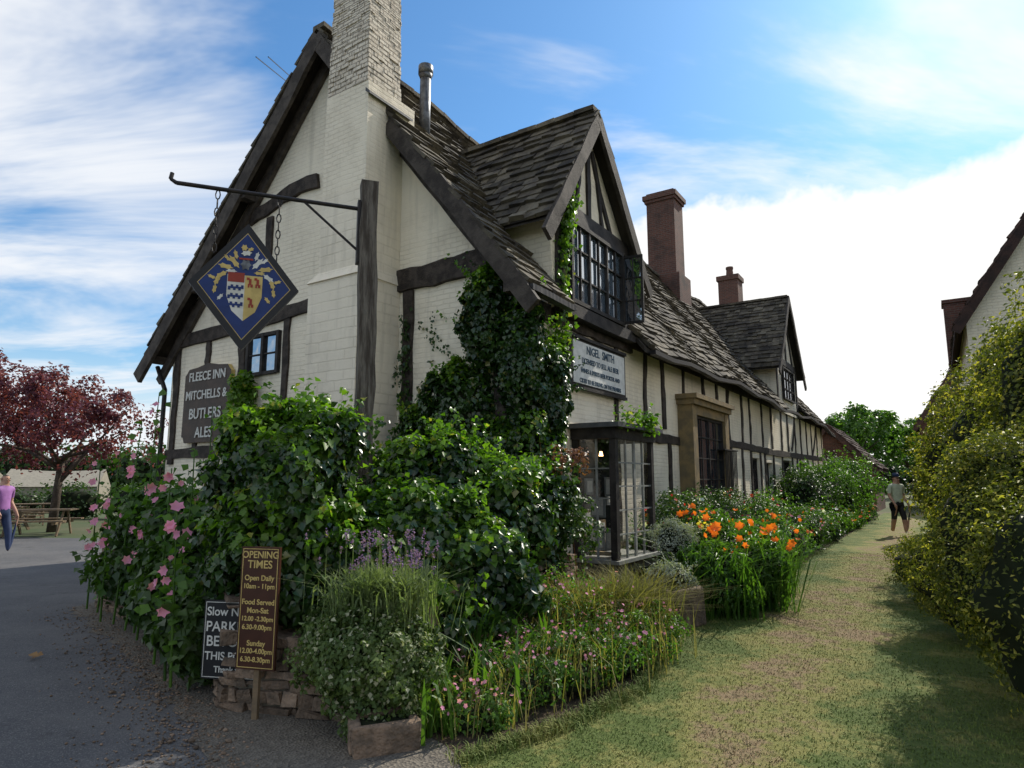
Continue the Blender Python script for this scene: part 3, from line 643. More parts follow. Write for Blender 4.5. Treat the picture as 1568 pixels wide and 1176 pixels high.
creep(1.3,.3,3.1,4); creep(.9,.3,4.0,3); creep(2.1,.3,2.5,3)
strand([W(2.2,.28,2.2),W(2.3,.28,3.2),W(2.25,.28,4.0)],ng,200,.05)
strand([W(-.4,1.9,2.5),W(-.42,2.8,2.52),W(-.42,3.2,2.46)],np.array([0,0,1.]),300,.06,m=1)
sp.obj('ivy_climber_on_inn',[m_ivy,m_ivyb,m_core])
sp=Soup(); bush(sp,W(5.95,.1,2.8),(.22,.22,.7),1500,.09,0,20,.35,None,.95,.8); bush(sp,W(5.2,.1,2.3),(.6,.3,.6),2000,.09,0,20,.35,None,.95,.8); sp.obj('gable_climber',[m_ivyb])
# lavender
sp=Soup(); n=1100; P=np.stack([R.normal(-.90,.14,n),R.normal(4.66,.1,n),np.full(n,.60)],1); blades(sp,P,.44,.009,0,.7)
n=1500; P=np.stack([R.normal(-.90,.16,n),R.normal(4.66,.12,n),R.uniform(.6,.95,n)],1); leaves(sp,P,R.normal(0,1,(n,3)),.06,0,.2,-.4)
n=95; P=np.stack([R.normal(-.88,.18,n),R.normal(4.66,.12,n),R.uniform(.98,1.24,n)],1)
for q in P:
    blades(sp,np.array([[q[0],q[1],.7]]),(q[2]-.7)/.95,.004,0,.05); leaves(sp,q+np.stack([R.normal(0,.004,12),R.normal(0,.004,12),R.uniform(-.03,.03,12)],1),R.normal(0,1,(12,3)),.016,1,.8,0)
sp.obj('lavender',[m_lav,m_vp])
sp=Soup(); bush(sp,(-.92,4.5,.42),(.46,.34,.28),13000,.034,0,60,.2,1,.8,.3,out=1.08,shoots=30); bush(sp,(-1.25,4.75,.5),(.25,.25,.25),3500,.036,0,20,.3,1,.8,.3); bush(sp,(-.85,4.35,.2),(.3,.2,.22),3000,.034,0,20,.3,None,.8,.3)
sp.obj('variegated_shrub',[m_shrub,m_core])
# hollyhock bed left
sp=Soup()
for c,r,n in (((-2.65,5.95,.65),(.45,.45,.65),4500),((-3.2,6.7,.7),(.5,.5,.70),5000),((-3.9,7.5,.65),(.55,.5,.68),5000),((-4.6,8.5,.6),(.5,.5,.6),4500),((-2.35,5.4,.42),(.3,.33,.42),3000),((-3.4,7.6,.85),(.55,.5,.6),4500)):
    bush(sp,c,r,n,.095,0,30,.33,2,.95,.6,out=1.12,m2=1,top=.95,shoots=12)
for (x,y,h,nfl) in ((-3.55,6.4,1.95,7),(-4.2,7.1,2.25,8),(-3.9,6.8,1.75,5),(-4.75,7.7,2.0,9),(-2.75,5.5,1.55,4),(-3.75,6.7,2.5,7),(-2.5,5.0,1.35,5),(-2.95,5.6,1.7,4),(-4.4,7.2,1.5,5),(-5.0,7.9,1.9,7),(-2.62,5.15,1.0,4),(-3.25,7.0,2.4,5),(-3.0,6.2,1.9,5)):
    k=24; zz=np.linspace(.4,h,k); lx=R.normal(0,.10)
    P=np.stack([x+lx*zz/h+R.normal(0,.03,k),y+R.normal(0,.03,k),zz],1); leaves(sp,P,R.normal(0,1,(k,3)),.08,1,1,.4)
    qb=B(); qb.cyl((x,y,.1),(x+lx,y,h),.012,.005,5); sp.add(np.array(qb.v),np.array([t for f in qb.f[:5] for t in ((f[0],f[1],f[2]),(f[0],f[2],f[3]))]),1)
    for zf in R.uniform(h*.4,h*.97,nfl): flowers(sp,[np.array([x+lx*zf/h+R.normal(0,.04),y-.06,zf])],R.uniform(.032,.056),3,(.1,-1,.2),6,.4)
sp.obj('hollyhocks',[m_dgreen,m_green,m_core,m_pk])
sp=Soup(); bush(sp,(.42,6.85,1.3),(.34,.28,.55),1500,.05,0,26,.3,None,.7,.2,fill=.2); bush(sp,(.55,6.9,.9),(.3,.3,.6),1300,.055,0,20,.35,None,.7,.2,fill=.2)
for k in range(16):
    x=R.uniform(.15,.7);blades(sp,np.array([[x,6.9,.0]]),R.uniform(1.2,2.0),.014,1,.2)
bush(sp,(.6,6.85,1.75),(.22,.18,.2),260,.05,1,10,.4,None,.7,.2)
sp.obj('climbing_rose',[m_dgreen,m_rose])
# foreground bed
sp=Soup()
for c,r,n in (((-.05,5.0,.16),(.5,.35,.2),2600),((.35,5.25,.2),(.5,.35,.22),2600),((.8,5.75,.2),(.45,.4,.22),2600),((-.25,4.55,.1),(.3,.25,.14),1400),((1.2,6.3,.2),(.4,.35,.22),2000),((.3,5.9,.32),(.6,.4,.35),3000)):
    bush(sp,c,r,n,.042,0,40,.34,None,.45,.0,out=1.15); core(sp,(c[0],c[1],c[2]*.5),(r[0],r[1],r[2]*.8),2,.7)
    n=170; P=np.stack([R.normal(c[0],r[0]*.5,n),R.normal(c[1],r[1]*.5,n),np.zeros(n)],1); blades(sp,P,r[2]*2.4,.008,1,.5)
    k=60; P=np.stack([R.normal(c[0],r[0]*.5,k),R.normal(c[1]-.05,r[1]*.5,k),c[2]+r[2]*R.uniform(.3,1.4,k)],1); flowers(sp,P,.016,3,(0,-.6,.8),5)
sp.obj('campion_flowers',[m_green,m_straw,m_core,m_pk])
sp=Soup()
for (x,y,n,h) in ((-.45,4.35,26,.42),(-.15,4.75,28,.6),(-.55,4.6,26,.42),(.15,5.5,40,.65),(-.35,5.2,30,.8)):
    P=np.stack([R.normal(x,.09,n),R.normal(y,.08,n),np.zeros(n)],1); blades(sp,P,h,.026,0,.6)
sp.obj('iris_leaves',[m_green])
sp=Soup()
for (x,y,n) in ((.75,6.35,700),(1.1,6.6,700),(.5,6.2,400),(1.35,6.9,400)):
    P=np.stack([R.normal(x,.13,n),R.normal(y,.13,n),np.zeros(n)],1); blades(sp,P,.78,.010,0,.9)
sp.obj('ornamental_grass',[m_straw])
sp=Soup(); bush(sp,(2.05,8.3,.85),(.3,.25,.25),2500,.035,0,24,.3,1,.4,.0,shoots=15); bush(sp,(1.75,7.5,.5),(.3,.2,.16),1200,.04,0,20,.3,1,.5,0,shoots=10)
flowers(sp,np.stack([R.normal(2.4,.1,20),R.normal(8.3,.1,20),R.uniform(.95,1.15,20)],1),.025,2); sp.obj('silver_shrub',[m_grey,m_core,m_yp])
sp=Soup()
for c,r,n in (((2.45,8.05,.4),(.45,.4,.42),2500),((3.0,8.5,.42),(.5,.4,.42),2500),((3.2,9.1,.5),(.5,.5,.45),2500),((3.6,9.9,.45),(.5,.6,.45),2500),((2.7,8.9,.6),(.5,.5,.5),2000)):
    bush(sp,c,r,n,.10,0,30,.3,1,.35,.6); n=260; P=np.stack([c[0]+r[0]*R.uniform(-.95,.95,n),c[1]+r[1]*R.uniform(-.95,.95,n),np.zeros(n)],1); blades(sp,P,r[2]*2.2,.02,0,.8)
n=56; P=np.stack([R.uniform(2.2,3.7,n),R.uniform(8.0,9.5,n),R.uniform(.7,1.22,n)],1); flowers(sp,P,.055,2,(-.2,-.7,.5),6,.6)
for q in P: blades(sp,np.array([[q[0],q[1],.2]]),(q[2]-.2)*.95,.01,0,.02)
sp.obj('orange_lilies',[m_green,m_core,m_or])
sp=Soup()
for i,s in enumerate(np.arange(4.0,25,.75)):
    for t in (-.2,-.9,-1.35):
        h=R.uniform(.3,.6)*(1.15 if t>-.5 else .8); 
        if s<6 and t<-.5: continue
        c=W(t+R.normal(0,.12),s+R.normal(0,.2),h*.8); r=(R.uniform(.4,.6),R.uniform(.4,.6),h)
        bush(sp,c,r,1000 if s<12 else 550,.075 if s<12 else .10,int(R.random()<.4),24,.34,2,.5,.2,out=1.1,shoots=6)
        k=int(R.integers(4,14)); d_=unit(R.normal(0,1,(k,3))); d_[:,2]=abs(d_[:,2])+.2
        flowers(sp,c+unit(d_)*np.array(r)*1.15,.045 if s<14 else .06,int(R.choice([3,3,4,5,6,7])) if s<10 else int(R.choice([3,3,3,4,5,6])),(-.1,-.6,.7))
c=W(-.6,15.5,.9); bush(sp,c,(1.1,1.0,.95),4000,.10,1,30,.3,2,.6,.3,shoots=20); c=W(-.8,18.5,1.0); bush(sp,c,(1.2,1.2,1.15),4000,.11,0,30,.3,2,.6,.3,shoots=20); c=W(-.9,22.5,1.2); bush(sp,c,(1.3,1.5,1.3),3500,.13,0,30,.3,2,.6,.3,shoots=20)
sp.obj('cottage_border_plants',[m_green,m_dgreen,m_core,m_or,m_rp,m_wp,m_pk,m_yp])
sp=Soup()
for s in (4.6,5.6,6.6,7.6,8.6): 
    c=W(-.1,s,.95); bush(sp,c,(.38,.45,.4),900,.055,0,22,.35,None,.7,.2,shoots=8); k=12; flowers(sp,c+unit(R.normal(0,1,(k,3)))*.42,.035,int(R.choice([1,2,3])),(-.2,-.7,.5))
sp.obj('rose_bushes',[m_dgreen,m_rp,m_wp,m_pk])
# hedge right
sp=Soup()
for (t,s,z),r,n in (((-5.6,1.5,2.0),(1.1,1.2,1.75),22000),((-5.4,3.9,1.9),(1.2,1.4,1.85),20000),((-4.95,6.6,1.6),(.95,1.5,1.7),15000),((-4.75,9.3,1.5),(.7,1.6,1.5),9000),((-4.75,12.2,1.4),(.7,1.8,1.4),6000),((-6.5,3.0,2.3),(1.1,1.6,1.9),7000)):
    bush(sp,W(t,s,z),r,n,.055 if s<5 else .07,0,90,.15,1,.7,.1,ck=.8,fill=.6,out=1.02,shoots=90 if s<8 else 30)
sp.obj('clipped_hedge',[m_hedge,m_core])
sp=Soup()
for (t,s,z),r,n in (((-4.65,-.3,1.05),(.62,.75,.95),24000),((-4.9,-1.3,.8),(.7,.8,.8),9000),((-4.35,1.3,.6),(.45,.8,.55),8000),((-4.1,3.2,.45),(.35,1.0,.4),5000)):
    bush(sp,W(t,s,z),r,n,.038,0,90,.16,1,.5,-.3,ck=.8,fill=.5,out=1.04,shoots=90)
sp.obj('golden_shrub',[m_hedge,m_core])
# ------------------------------------------------------------------ trees
def tree(name,base,h,crown,n,size,mat,K=60,tr_=.18,fill=.1):
    e=empty(name,base); tb_=B(); cr=np.array(crown)
    tb_.cyl((0,0,0),(.1,0,h*.45),tr_,tr_*.7,9)
    sp=Soup(); c=np.array([0,0,h*.62])
    for k in range(9):
        a=k*2*math.pi/9+random.random(); q=(cr[0]*.75*math.cos(a),cr[1]*.75*math.sin(a),h*.62+random.uniform(-.3,.7)*cr[2]); 
        mid=(q[0]*.4,q[1]*.4,h*.5); tb_.cyl((.08,0,h*.3+k*.02*h),mid,tr_*.45,tr_*.3,7); tb_.cyl(mid,q,tr_*.3,tr_*.08,6)
    tb_.obj('trunk',m_bark,e,True)
    bush(sp,c,cr,n,size,0,K,.20,None,.7,.3,fill=fill,out=1.12); bush(sp,c,cr*.65,n//4,size,0,K//2,.3,None,.7,.3,fill=.1)
    sp.obj('foliage',[mat],e)
tree('copper_plum_tree',(-14.3,20.5,0),5.0,(2.8,2.6,1.5),7500,.13,m_purp,60,.14)
tree('copper_plum_tree',(-18.8,22.5,0),6.4,(3.4,3,2.0),9000,.14,m_purp,70,.16)
tree('ash_tree',(29.5,56,0),7.8,(4,4,2.6),6000,.35,m_green,50,.3)
tree('ash_tree',(37,60,0),7.0,(5,4,2.6),5000,.35,m_green,50,.3)
sp=Soup()
for k in range(22):
    x=-75+k*4.5; bush(sp,(x,70+R.uniform(-4,4),2.2),(4,3,R.uniform(2.0,3.4)),900,.6,0,20,.35,1,.8,.2)
for k in range(10):
    bush(sp,(30+k*6,75,2.0),(4,3,R.uniform(2.,3.)),700,.6,0,20,.35,1,.8,.2)
for k in range(9):
    bush(sp,(-34+k*2.6,27.5,.6),(1.6,.8,R.uniform(.5,.9)),700,.14,0,20,.35,1,.8,.2)
sp.obj('distant_trees',[m_dgreen,m_core])
# ------------------------------------------------------------------ buildings right
def house(name,t0,t1,s0,s1,ze,zr,wall,roofm):
    e=empty(name,C,-ANG); q=B(); tm=(t0+t1)/2
    for s,fl in((s0,0),(s1,1)):
        P=[L(t0,s,0),L(t0,s,ze),L(tm,s,zr),L(t1,s,ze),L(t1,s,0)]; q.poly(P if fl else P[::-1])
    for t in (t0,t1): q.poly([L(t,s0,0),L(t,s1,0),L(t,s1,ze),L(t,s0,ze)])
    q.obj('walls',wall,e); r=B(); k=(zr-ze)/(abs(t1-t0)/2); o=.25
    for ta in (t0,t1):
        sg_=1 if ta<tm else -1; te=ta-sg_*o; zz=ze-o*k
        tiles(r,L(te,s0-.25,zz+.12),(0,1,0),(-(tm-te),0,zr-zz),s1-s0+.5,math.hypot(tm-te,zr-zz),None,.3)
        r.hexa([L(te,s0-.22,zz-.02),L(te,s1+.22,zz-.02),L(tm,s1+.22,zr-.02),L(tm,s0-.22,zr-.02),L(te,s0-.22,zz+.1),L(te,s1+.22,zz+.1),L(tm,s1+.22,zr+.1),L(tm,s0-.22,zr+.1)])
        r.beam(L(te,s0-.24,zz-.08),L(tm,s0-.24,zr-.08),(0,-1,0),.22,.05,6)
    r.obj('roof',roofm,e); return e
m_clay=simple('clay_tile',(.075,.042,.034),(.04,.027,.024),3,.9,.3,.6,.02)
e=house('white_gabled_cottage',-5.05,-10.7,13,22,5.75,10.1,m_wall,m_clay)
q=B(); q.box(4.75,5.5,19.5,20.3,5,7.6); q.box(4.7,5.55,19.45,20.35,7.6,7.72); q.obj('chimney',m_red,e)
e=house('brown_roofed_house',-3.5,-9.5,33,45,4.6,9.2,m_red,m_clay); q=B(); q.box(6.0,6.9,38,38.8,8,10.2); q.cyl((6.4,38.4,10.2),(6.4,38.4,10.8),.18,.15,10); q.obj('chimney',m_red,e)
e=house('low_brick_outbuilding',2.6,-1.4,31,37,2.3,4.4,m_red,m_clay)
e=house('garden_store',3.5,.6,28.1,30.5,2.5,4.2,m_wall,m_tile)
# ------------------------------------------------------------------ left background furniture
def picnic(x,y,rot):
    e=empty('picnic_table',(x,y,0),rot); q=B()
    for k in range(5): q.box(-.9,.9,-.37+k*.15,-.24+k*.15,.72,.76)
    for s in (-1,1):
        q.box(-.9,.9,s*.62,s*.75,.42,.46); q.box(-.9,.9,s*.78,s*.9,.42,.46) 
        for xx in (-.65,.65): q.beam((xx,s*.62,0),(xx,s*.15,.72),(1,0,0),.09,.04,2,0)
    for xx in (-.6,.6): q.beam((xx,-.85,.38),(xx,.85,.38),(1,0,0),.09,.04,2,0); 
    q.obj('table',m_wood,e)
picnic(-13.8,19.2,.3); picnic(-16.5,21,-.2); picnic(-15.6,18.3,.5); picnic(-19.5,22.5,.1); picnic(-17.6,23.5,.7)
def marquee(x,y,rot,sx_):
    e=empty('canvas_marquee',(x,y,0),rot); q=B()
    n=8
    for i in range(n):
        a=-sx_+2*sx_*i/n; c=a+2*sx_/n
        for sg_ in (-1,1): 
            q.poly([(a,sg_*2,0),(c,sg_*2,0),(c,sg_*2,1.3-.1*(i%2)),(a,sg_*2,1.3-.1*((i+1)%2))]); q.poly([(a,sg_*2.1,1.25),(c,sg_*2.1,1.25),(c,0,2.2-.12*math.sin(3.14*(i+1)/n)),(a,0,2.2-.12*math.sin(3.14*i/n))])
    for sx2 in(-sx_,sx_): q.poly([(sx2,-2,0),(sx2,2,0),(sx2,2,1.25),(sx2,0,2.2),(sx2,-2,1.25)])
    q.obj('canvas',m_canvas,e)
marquee(-25,36,.4,2.2); marquee(-30,35,.2,2)
# ------------------------------------------------------------------ people
def person(name,x,y,rot,h,shirt,legs,shoe,stride=.25,hat=None,shorts=True):
    e=empty(name,(x,y,0),rot); k=h/1.75
    J={'pel':(0,0,.95),'wst':(0,-.01,1.1),'chs':(0,0,1.32),'nk':(0,0,1.49),'hd':(0,-.02,1.6),'ht':(0,-.01,1.72),
       'hl':(.09,0,.88),'kl':(.10,-stride*.6,.5),'al':(.09,-stride*.9,.09),'tl':(.10,-stride*.9-.17,.04),
       'hr':(-.09,0,.88),'kr':(-.10,stride*.35,.5),'ar':(-.09,stride*1.1,.13),'tr':(-.10,stride*1.1-.15,.05),
       'sl':(.2,0,1.43),'el':(.26,.08,1.14),'wl':(.27,-.08,.92),'hal':(.27,-.12,.83),
       'sr':(-.2,0,1.43),'er':(-.26,-.02,1.14),'wr':(-.27,-.2,.96),'har':(-.27,-.25,.88)}
    rad={'pel':(.165,.12),'wst':(.155,.115),'chs':(.18,.13),'nk':(.06,.065),'hd':(.08,.095),'ht':(.065,.075),'hl':(.11,.11),'kl':(.075,.075),'al':(.045,.05),'tl':(.045,.03),'hr':(.11,.11),'kr':(.075,.075),'ar':(.045,.05),'tr':(.045,.03),'sl':(.07,.07),'el':(.048,.048),'wl':(.032,.032),'hal':(.038,.022),'sr':(.07,.07),'er':(.048,.048),'wr':(.032,.032),'har':(.038,.022)}
    E=[('pel','wst'),('wst','chs'),('chs','nk'),('nk','hd'),('hd','ht'),('pel','hl'),('hl','kl'),('kl','al'),('al','tl'),('pel','hr'),('hr','kr'),('kr','ar'),('ar','tr'),('chs','sl'),('sl','el'),('el','wl'),('wl','hal'),('chs','sr'),('sr','er'),('er','wr'),('wr','har')]
    for sd,hb in (('l','hal'),('r','har')):
        hx,hy,hz=J[hb]; s_=1 if sd=='l' else -1
        for f in range(4):
            a='f%s%d'%(sd,f);c=a+'b'; J[a]=(hx-.004*s_,hy-.03+.02*f,hz-.05);J[c]=(hx-.02*s_,hy-.035+.02*f,hz-.09-.006*(f in(1,2))); rad[a]=rad[c]=(.008,.008); E+=[(hb,a),(a,c)]
        J['t'+sd]=(hx-.01*s_,hy-.05,hz-.015); rad['t'+sd]=(.009,.009); E.append((hb,'t'+sd))
    ks=list(J); me=bpy.data.meshes.new(name); me.from_pydata([tuple(c*k for c in J[q]) for q in ks],[(ks.index(a),ks.index(c)) for a,c in E],[])
    o=bpy.data.objects.new('body',me); sc.collection.objects.link(o)
    o.modifiers.new('s','SKIN')
    for i,q in enumerate(ks):
        v=me.skin_vertices[0].data[i]; v.radius=(rad[q][0]*k,rad[q][1]*k); v.use_root=(q=='pel')
    ss_=o.modifiers.new('d','SUBSURF'); ss_.levels=2; ss_.render_levels=2
    dg=bpy.context.evaluated_depsgraph_get(); m2=bpy.data.meshes.new_from_object(o.evaluated_get(dg)); bpy.data.objects.remove(o)
    m2.materials.clear()
    for mt in (m_skin,shirt,legs,shoe,m_hair): m2.materials.append(mt)
    for p in m2.polygons:
        c=p.center/k; arm=abs(c.x)>.215
        if c.z<.12: mi=3
        elif arm: mi=1 if c.z>1.22 else 0
        elif c.z<(.48 if shorts else .1): mi=0
        elif c.z<.97: mi=2
        elif c.z<1.485: mi=1
        elif c.z>1.68 or (c.z>1.57 and c.y>.02): mi=4
        else: mi=0
        p.material_index=mi; p.use_smooth=True
    o=bpy.data.objects.new('body',m2); sc.collection.objects.link(o); o.parent=e
    q=B(); q.cyl((0,-.105*k,1.62*k),(0,-.13*k,1.59*k),.012*k,.018*k,6,0)
    for s_ in(-1,1): q.cyl((s_*.03*k,-.095*k,1.635*k),(s_*.03*k,-.108*k,1.635*k),.01*k,.008*k,6,1); q.cyl((s_*.075*k,0,1.6*k),(s_*.09*k,.01*k,1.64*k),.015*k,.02*k,6,0)
    q.box(-.025*k,.025*k,-.112*k,-.1*k,1.56*k,1.568*k,2); q.obj('face',[m_skin,m_hair,m_rd],e)
    if hat: q=B(); q.cyl((0,-.02*k,1.69*k),(0,-.01*k,1.79*k),.095*k,.07*k,12); q.cyl((0,-.1*k,1.69*k),(0,-.1*k,1.7*k),.08*k,.08*k,12); q.obj('cap',hat,e,True)
person('walking_man',11.1,18.9,.15,1.76,flat('pale_shirt',(.5,.55,.4)),flat('dark_shorts',(.02,.02,.025)),m_black,.16,flat('blue_cap',(.03,.05,.12)))
person('man_in_purple_shirt',-10.95,14.1,1.4,1.75,flat('purple_shirt',(.35,.15,.4)),flat('jeans',(.03,.05,.12)),m_brown,.2,None,False)
# ------------------------------------------------------------------ ground
def rough(pts,amp,step=.25,far=12):
    out=[]
    for i in range(len(pts)):
        a=np.array(pts[i],float);b_=np.array(pts[(i+1)%len(pts)],float); d=np.linalg.norm(b_-a)
        if d>30 or min(np.linalg.norm(a),np.linalg.norm(b_))>far: out.append(tuple(a)); continue
        n=max(1,int(d/step)); nn=np.array([-(b_-a)[1],(b_-a)[0]])/d
        for k in range(n): out.append(tuple(a+(b_-a)*k/n+(nn*R.normal(0,amp) if k else 0)))
    return out
def sheet(name,pts,z,mat):
    q=B(); q.poly([(x,y,z) for x,y in pts]); return q.obj(name,mat)
m,nt,bb=newmat('ground_earth'); co=coord(nt); c=mix(nt,sstep(nt,noise(nt,co,.15,6),.4,.6),(.05,.075,.02),(.09,.085,.035)); nt.links.new(c,bb.inputs['Base Color']); bb.inputs['Roughness'].default_value=.95
sheet('ground',[(-2500,-2500),(2500,-2500),(2500,2500),(-2500,2500)],0,m)
m_soil=simple('bed_soil',(.05,.035,.022),(.09,.065,.04),8,.95,0,1.,.03,fine=60)
m,nt,bb=newmat('tarmac'); co=coord(nt)
c=mix(nt,sstep(nt,noise(nt,co,.7,5,.7),.35,.7),(.065,.065,.070),(.115,.11,.108)); c=mix(nt,sstep(nt,noise(nt,co,90,2),.5,.7),c,(.17,.165,.155)); c=mix(nt,math_(nt,'MULTIPLY',sstep(nt,noise(nt,co,1.5,6,.8),.56,.66),.7),c,(.042,.039,.037)); nt.links.new(c,bb.inputs['Base Color']); bb.inputs['Roughness'].default_value=.9; bump(nt,bb,noise(nt,co,110,2),.8,.012)
sheet('tarmac_drive',[(-60,-8),(-.9,-8),(-.75,3.6),(-1.2,4.4),(-2.3,4.9),(-5.0,8.2),(-7.8,12.9),(-8.8,15.5),(-11.0,18.2),(-24,20),(-70,30)],.004,m)
m,nt,bb=newmat('gravel'); co=coord(nt); v=N(nt,'ShaderNodeTexVoronoi'); v.inputs['Scale'].default_value=55; nt.links.new(co,v.inputs['Vector'])
bw=N(nt,'ShaderNodeRGBToBW'); nt.links.new(v.outputs['Color'],bw.inputs[0])
c=mix(nt,math_(nt,'MULTIPLY',bw.outputs[0],1.),mix(nt,sstep(nt,noise(nt,co,2,5),.4,.6),(.085,.072,.056),(.055,.047,.038)),(.19,.165,.13)); nt.links.new(c,bb.inputs['Base Color']); bb.inputs['Roughness'].default_value=.95; bump(nt,bb,v.outputs['Distance'],.8,.015)
gpts=rough([(-1.3,1.5),(.2,1.5),(.1,3.4),(-.35,4.1),(-.9,4.6),(-1.95,5.1),(-2.7,6.1),(-5.4,8.9),(-5.6,8.5),(-3.6,6.3),(-2.75,5.3),(-2.2,4.6),(-1.75,4.0),(-1.4,3.4),(-1.3,3.0)],.05,.12)
sheet('gravel_edge',gpts,.008,m)
sp=Soup()
ec=np.array([(-1.35,2.9),(-1.5,3.6),(-2.0,4.4),(-2.8,5.4),(-3.7,6.5),(-5.4,8.5)]); n=2600; k=R.integers(0,5,n); a=R.uniform(0,1,(n,1)); q=ec[k]*(1-a)+ec[k+1]*a+np.stack([-abs(R.normal(0,.35,n)),R.normal(0,.1,n)],1)+np.array([.18,0])
for p in q:
    r_=R.uniform(.004,.011)*(2 if R.random()<.03 else 1); sp.add(np.array([p[0],p[1],.006+r_*.5])+JV*R.uniform(.7,1.1,(len(JV),1))*np.array([r_*1.2,r_,r_*.7]),JF,0)
sp.obj('loose_gravel',[m_rub])
loc=[W(t,s) for t,s in ((-1.75,1.3),(-1.8,12),(-1.75,30),(-5.2,30),(-5.5,-8))]
lawn_pts=rough([(-.1,-8),(0,3.3),(-.3,3.95),(.37,4.5),(1.0,5.25),(1.7,7.2)]+[(p[0],p[1]) for p in loc],.03,.2,16)
sheet('flower_bed_soil',[(-.5,4.0),(.6,4.2),(2.2,6.5)]+[tuple(W(-2,3)[:2]),tuple(W(-2,28)[:2]),tuple(W(.5,28)[:2]),tuple(W(.5,.3)[:2]),tuple(W(8.8,.3)[:2]),(-5.6,9),(-2.4,5.2)],.006,m_soil)
def lawncol(nt,co):
    sx=N(nt,'ShaderNodeSeparateXYZ'); nt.links.new(co,sx.inputs[0])
    tt=math_(nt,'ADD',math_(nt,'MULTIPLY',math_(nt,'SUBTRACT',sx.outputs[0],C.x),math.cos(ANG)),math_(nt,'MULTIPLY',math_(nt,'SUBTRACT',sx.outputs[1],C.y),-math.sin(ANG)))
    n0=noise(nt,co,.8,2,.5)
    off=math_(nt,'ADD',tt,math_(nt,'MULTIPLY',math_(nt,'SUBTRACT',n0,.5),1.4))
    w=math_(nt,'SUBTRACT',1.,sstep(nt,math_(nt,'ABSOLUTE',math_(nt,'SUBTRACT',off,3.0)),.1,.8))
    n1=noise(nt,co,1.8,4,.65); n2=noise(nt,co,11,3,.7)
    v=math_(nt,'ADD',math_(nt,'MULTIPLY_ADD',w,.28,n1),math_(nt,'MULTIPLY',math_(nt,'SUBTRACT',n2,.5),.5))
    f=sstep(nt,v,.47,.68); f2=sstep(nt,v,.68,.86)
    c=mix(nt,f,(.085,.130,.016),(.235,.225,.055)); return mix(nt,f2,c,(.27,.185,.10)),n2
m,nt,bb=newmat('worn_lawn'); co=coord(nt)
c,n2=lawncol(nt,co); n3=noise(nt,co,120,2,.6)
c=mix(nt,math_(nt,'MULTIPLY',sstep(nt,n3,.4,.65),.4),c,(.08,.085,.025))
nt.links.new(c,bb.inputs['Base Color']); bb.inputs['Roughness'].default_value=.95; bump(nt,bb,math_(nt,'ADD',n3,n2),.9,.02)
sheet('lawn',lawn_pts,.012,m)
mb,nt,bb=newmat('lawn_blade'); c,_=lawncol(nt,coord(nt)); g_=N(nt,'ShaderNodeNewGeometry').outputs['Random Per Island']; c=mix(nt,math_(nt,'MULTIPLY',g_,.4),c,(.14,.18,.03)); nt.links.new(c,bb.inputs['Base Color']); bb.inputs['Roughness'].default_value=.8
sp=Soup(); n=42000; t=R.uniform(-5.0,-1.7,n*2); s=-4.2+R.uniform(0,1,n*2)**1.7*14
P=np.stack([C.x-t*math.cos(ANG)+s*math.sin(ANG),C.y+t*math.sin(ANG)+s*math.cos(ANG),np.full(n*2,.01)],1); P=P[pip(P[:,0],P[:,1],lawn_pts)]; blades(sp,P,.022,.005,0,1.3)
e_=np.array([(-.3,3.95),(.37,4.5),(1.0,5.25),(1.7,7.2)]+[(p[0],p[1]) for p in loc[:2]]); k=R.integers(0,len(e_)-1,5000); a=R.uniform(0,1,(5000,1)); q=e_[k]*(1-a)+e_[k+1]*a+R.normal(0,.05,(5000,2)); blades(sp,np.concatenate([q,np.full((5000,1),.01)],1),.07,.006,0,.8)
sp.obj('lawn_grass',[mb])
q=B(); q.poly([(0,0,.03),(.05,.02,.05),(.09,-.01,.02),(.05,-.05,.03)]); q.poly([(.02,.0,.0),(.05,.06,.04),(.09,.04,.02)]); o=q.obj('fallen_leaf',flat('dry_leaf',(.25,.14,.05))); o.location=(-4.35,6.1,.01); o.scale=(1.2,1.2,1.2)
q=B()
for dx in (0,.25): q.cyl((-9+dx,30,19.5),(-5.2+dx,12,10.1),.012,.012,5)
q.obj('overhead_wires',m_iron)
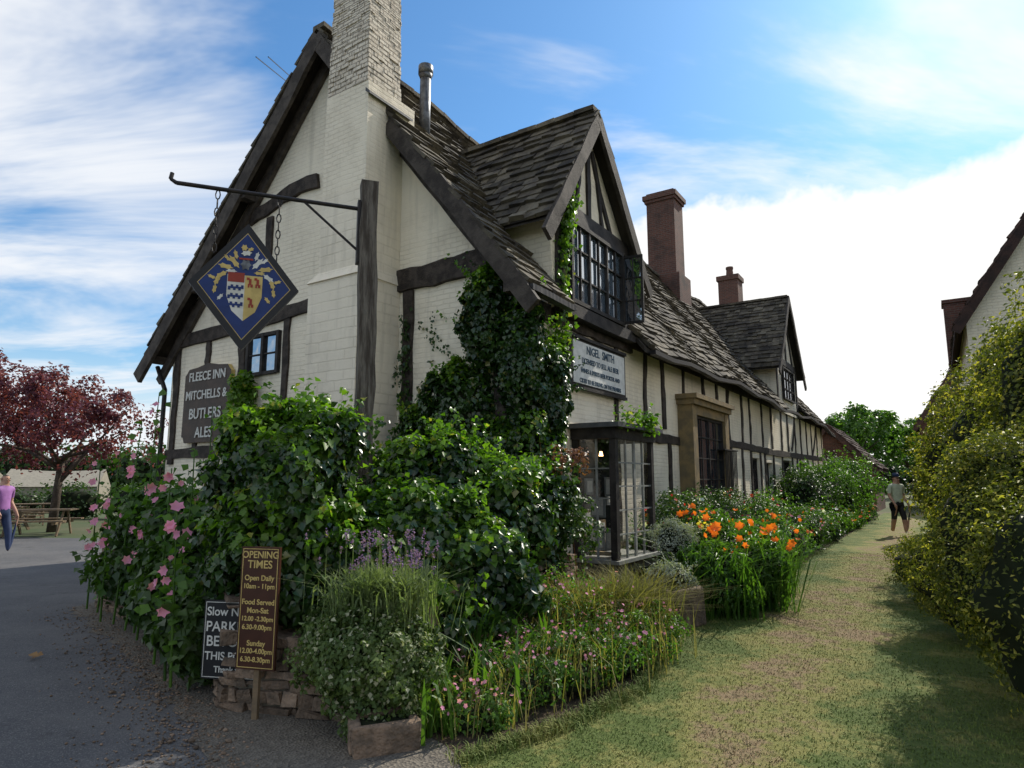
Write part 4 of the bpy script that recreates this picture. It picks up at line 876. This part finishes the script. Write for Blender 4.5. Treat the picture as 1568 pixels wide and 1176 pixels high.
# ------------------------------------------------------------------ world
w=bpy.data.worlds.new('World'); sc.world=w; w.use_nodes=True; nt=w.node_tree; bgk=nt.nodes['Background']
sky=N(nt,'ShaderNodeTexSky'); sky.sky_type='NISHITA'; sky.sun_disc=False; sky.sun_elevation=SUN_EL; sky.sun_rotation=SUN_AZ; sky.air_density=1.2; sky.dust_density=.6; sky.ozone_density=2.5
skc=mix(nt,1.,sky.outputs[0],(.60,.96,1.2),'MULTIPLY')
g_=coord(nt,'Generated'); sx=N(nt,'ShaderNodeSeparateXYZ'); nt.links.new(g_,sx.inputs[0]); X,Y,Z=sx.outputs
den=math_(nt,'ADD',math_(nt,'MAXIMUM',Z,0.),.18); cx_=N(nt,'ShaderNodeCombineXYZ'); nt.links.new(math_(nt,'DIVIDE',X,den),cx_.inputs[0]); nt.links.new(math_(nt,'DIVIDE',Y,den),cx_.inputs[1])
mp=N(nt,'ShaderNodeMapping'); mp.inputs['Rotation'].default_value=(0,0,.5); mp.inputs['Scale'].default_value=(.6,1.4,1); nt.links.new(cx_.outputs[0],mp.inputs[0])
c1=noise(nt,mp.outputs[0],1.3,6,.6,.5); c2=noise(nt,cx_.outputs[0],.7,2,.5)
left=sstep(nt,X,.02,-.45); right=sstep(nt,X,.25,.6)
s1_=math_(nt,'ADD',math_(nt,'ADD',math_(nt,'MULTIPLY_ADD',left,.17,c1),math_(nt,'MULTIPLY',right,.08)),math_(nt,'MULTIPLY',math_(nt,'SUBTRACT',c2,.5),.5))
m1=math_(nt,'MULTIPLY',sstep(nt,s1_,.46,.76),.95)
c3=noise(nt,g_,7,5,.6)
rr=math_(nt,'ADD',Z,math_(nt,'MULTIPLY',math_(nt,'SUBTRACT',c3,.5),.14))
m2=math_(nt,'MULTIPLY',sstep(nt,rr,.40,.365),sstep(nt,X,-.12,.08))
m3=sstep(nt,Z,.22,.0)
mm=math_(nt,'MAXIMUM',math_(nt,'MAXIMUM',m1,m2),math_(nt,'MULTIPLY',m3,.9))
cl=mix(nt,sstep(nt,X,-.3,.5),(7.2,7.4,7.7),(8.5,8.4,8.2))
nt.links.new(mix(nt,mm,skc,cl),bgk.inputs[0]); bgk.inputs[1].default_value=.13
S=Vector((math.sin(SUN_AZ)*math.cos(SUN_EL),math.cos(SUN_AZ)*math.cos(SUN_EL),math.sin(SUN_EL)))
ld=bpy.data.lights.new('sun','SUN'); ld.energy=5; ld.angle=math.radians(.5); ld.color=(1,.93,.81); lo_=bpy.data.objects.new('sun',ld); sc.collection.objects.link(lo_); lo_.rotation_euler=(-S).to_track_quat('-Z','Y').to_euler()
cam=bpy.data.cameras.new('camera'); cam.sensor_width=36; cam.lens=989/1568*36; cam.clip_end=5000; co_=bpy.data.objects.new('camera',cam); sc.collection.objects.link(co_); co_.location=(0,0,1.6); co_.rotation_euler=(math.radians(90+8.45),0,0); sc.camera=co_
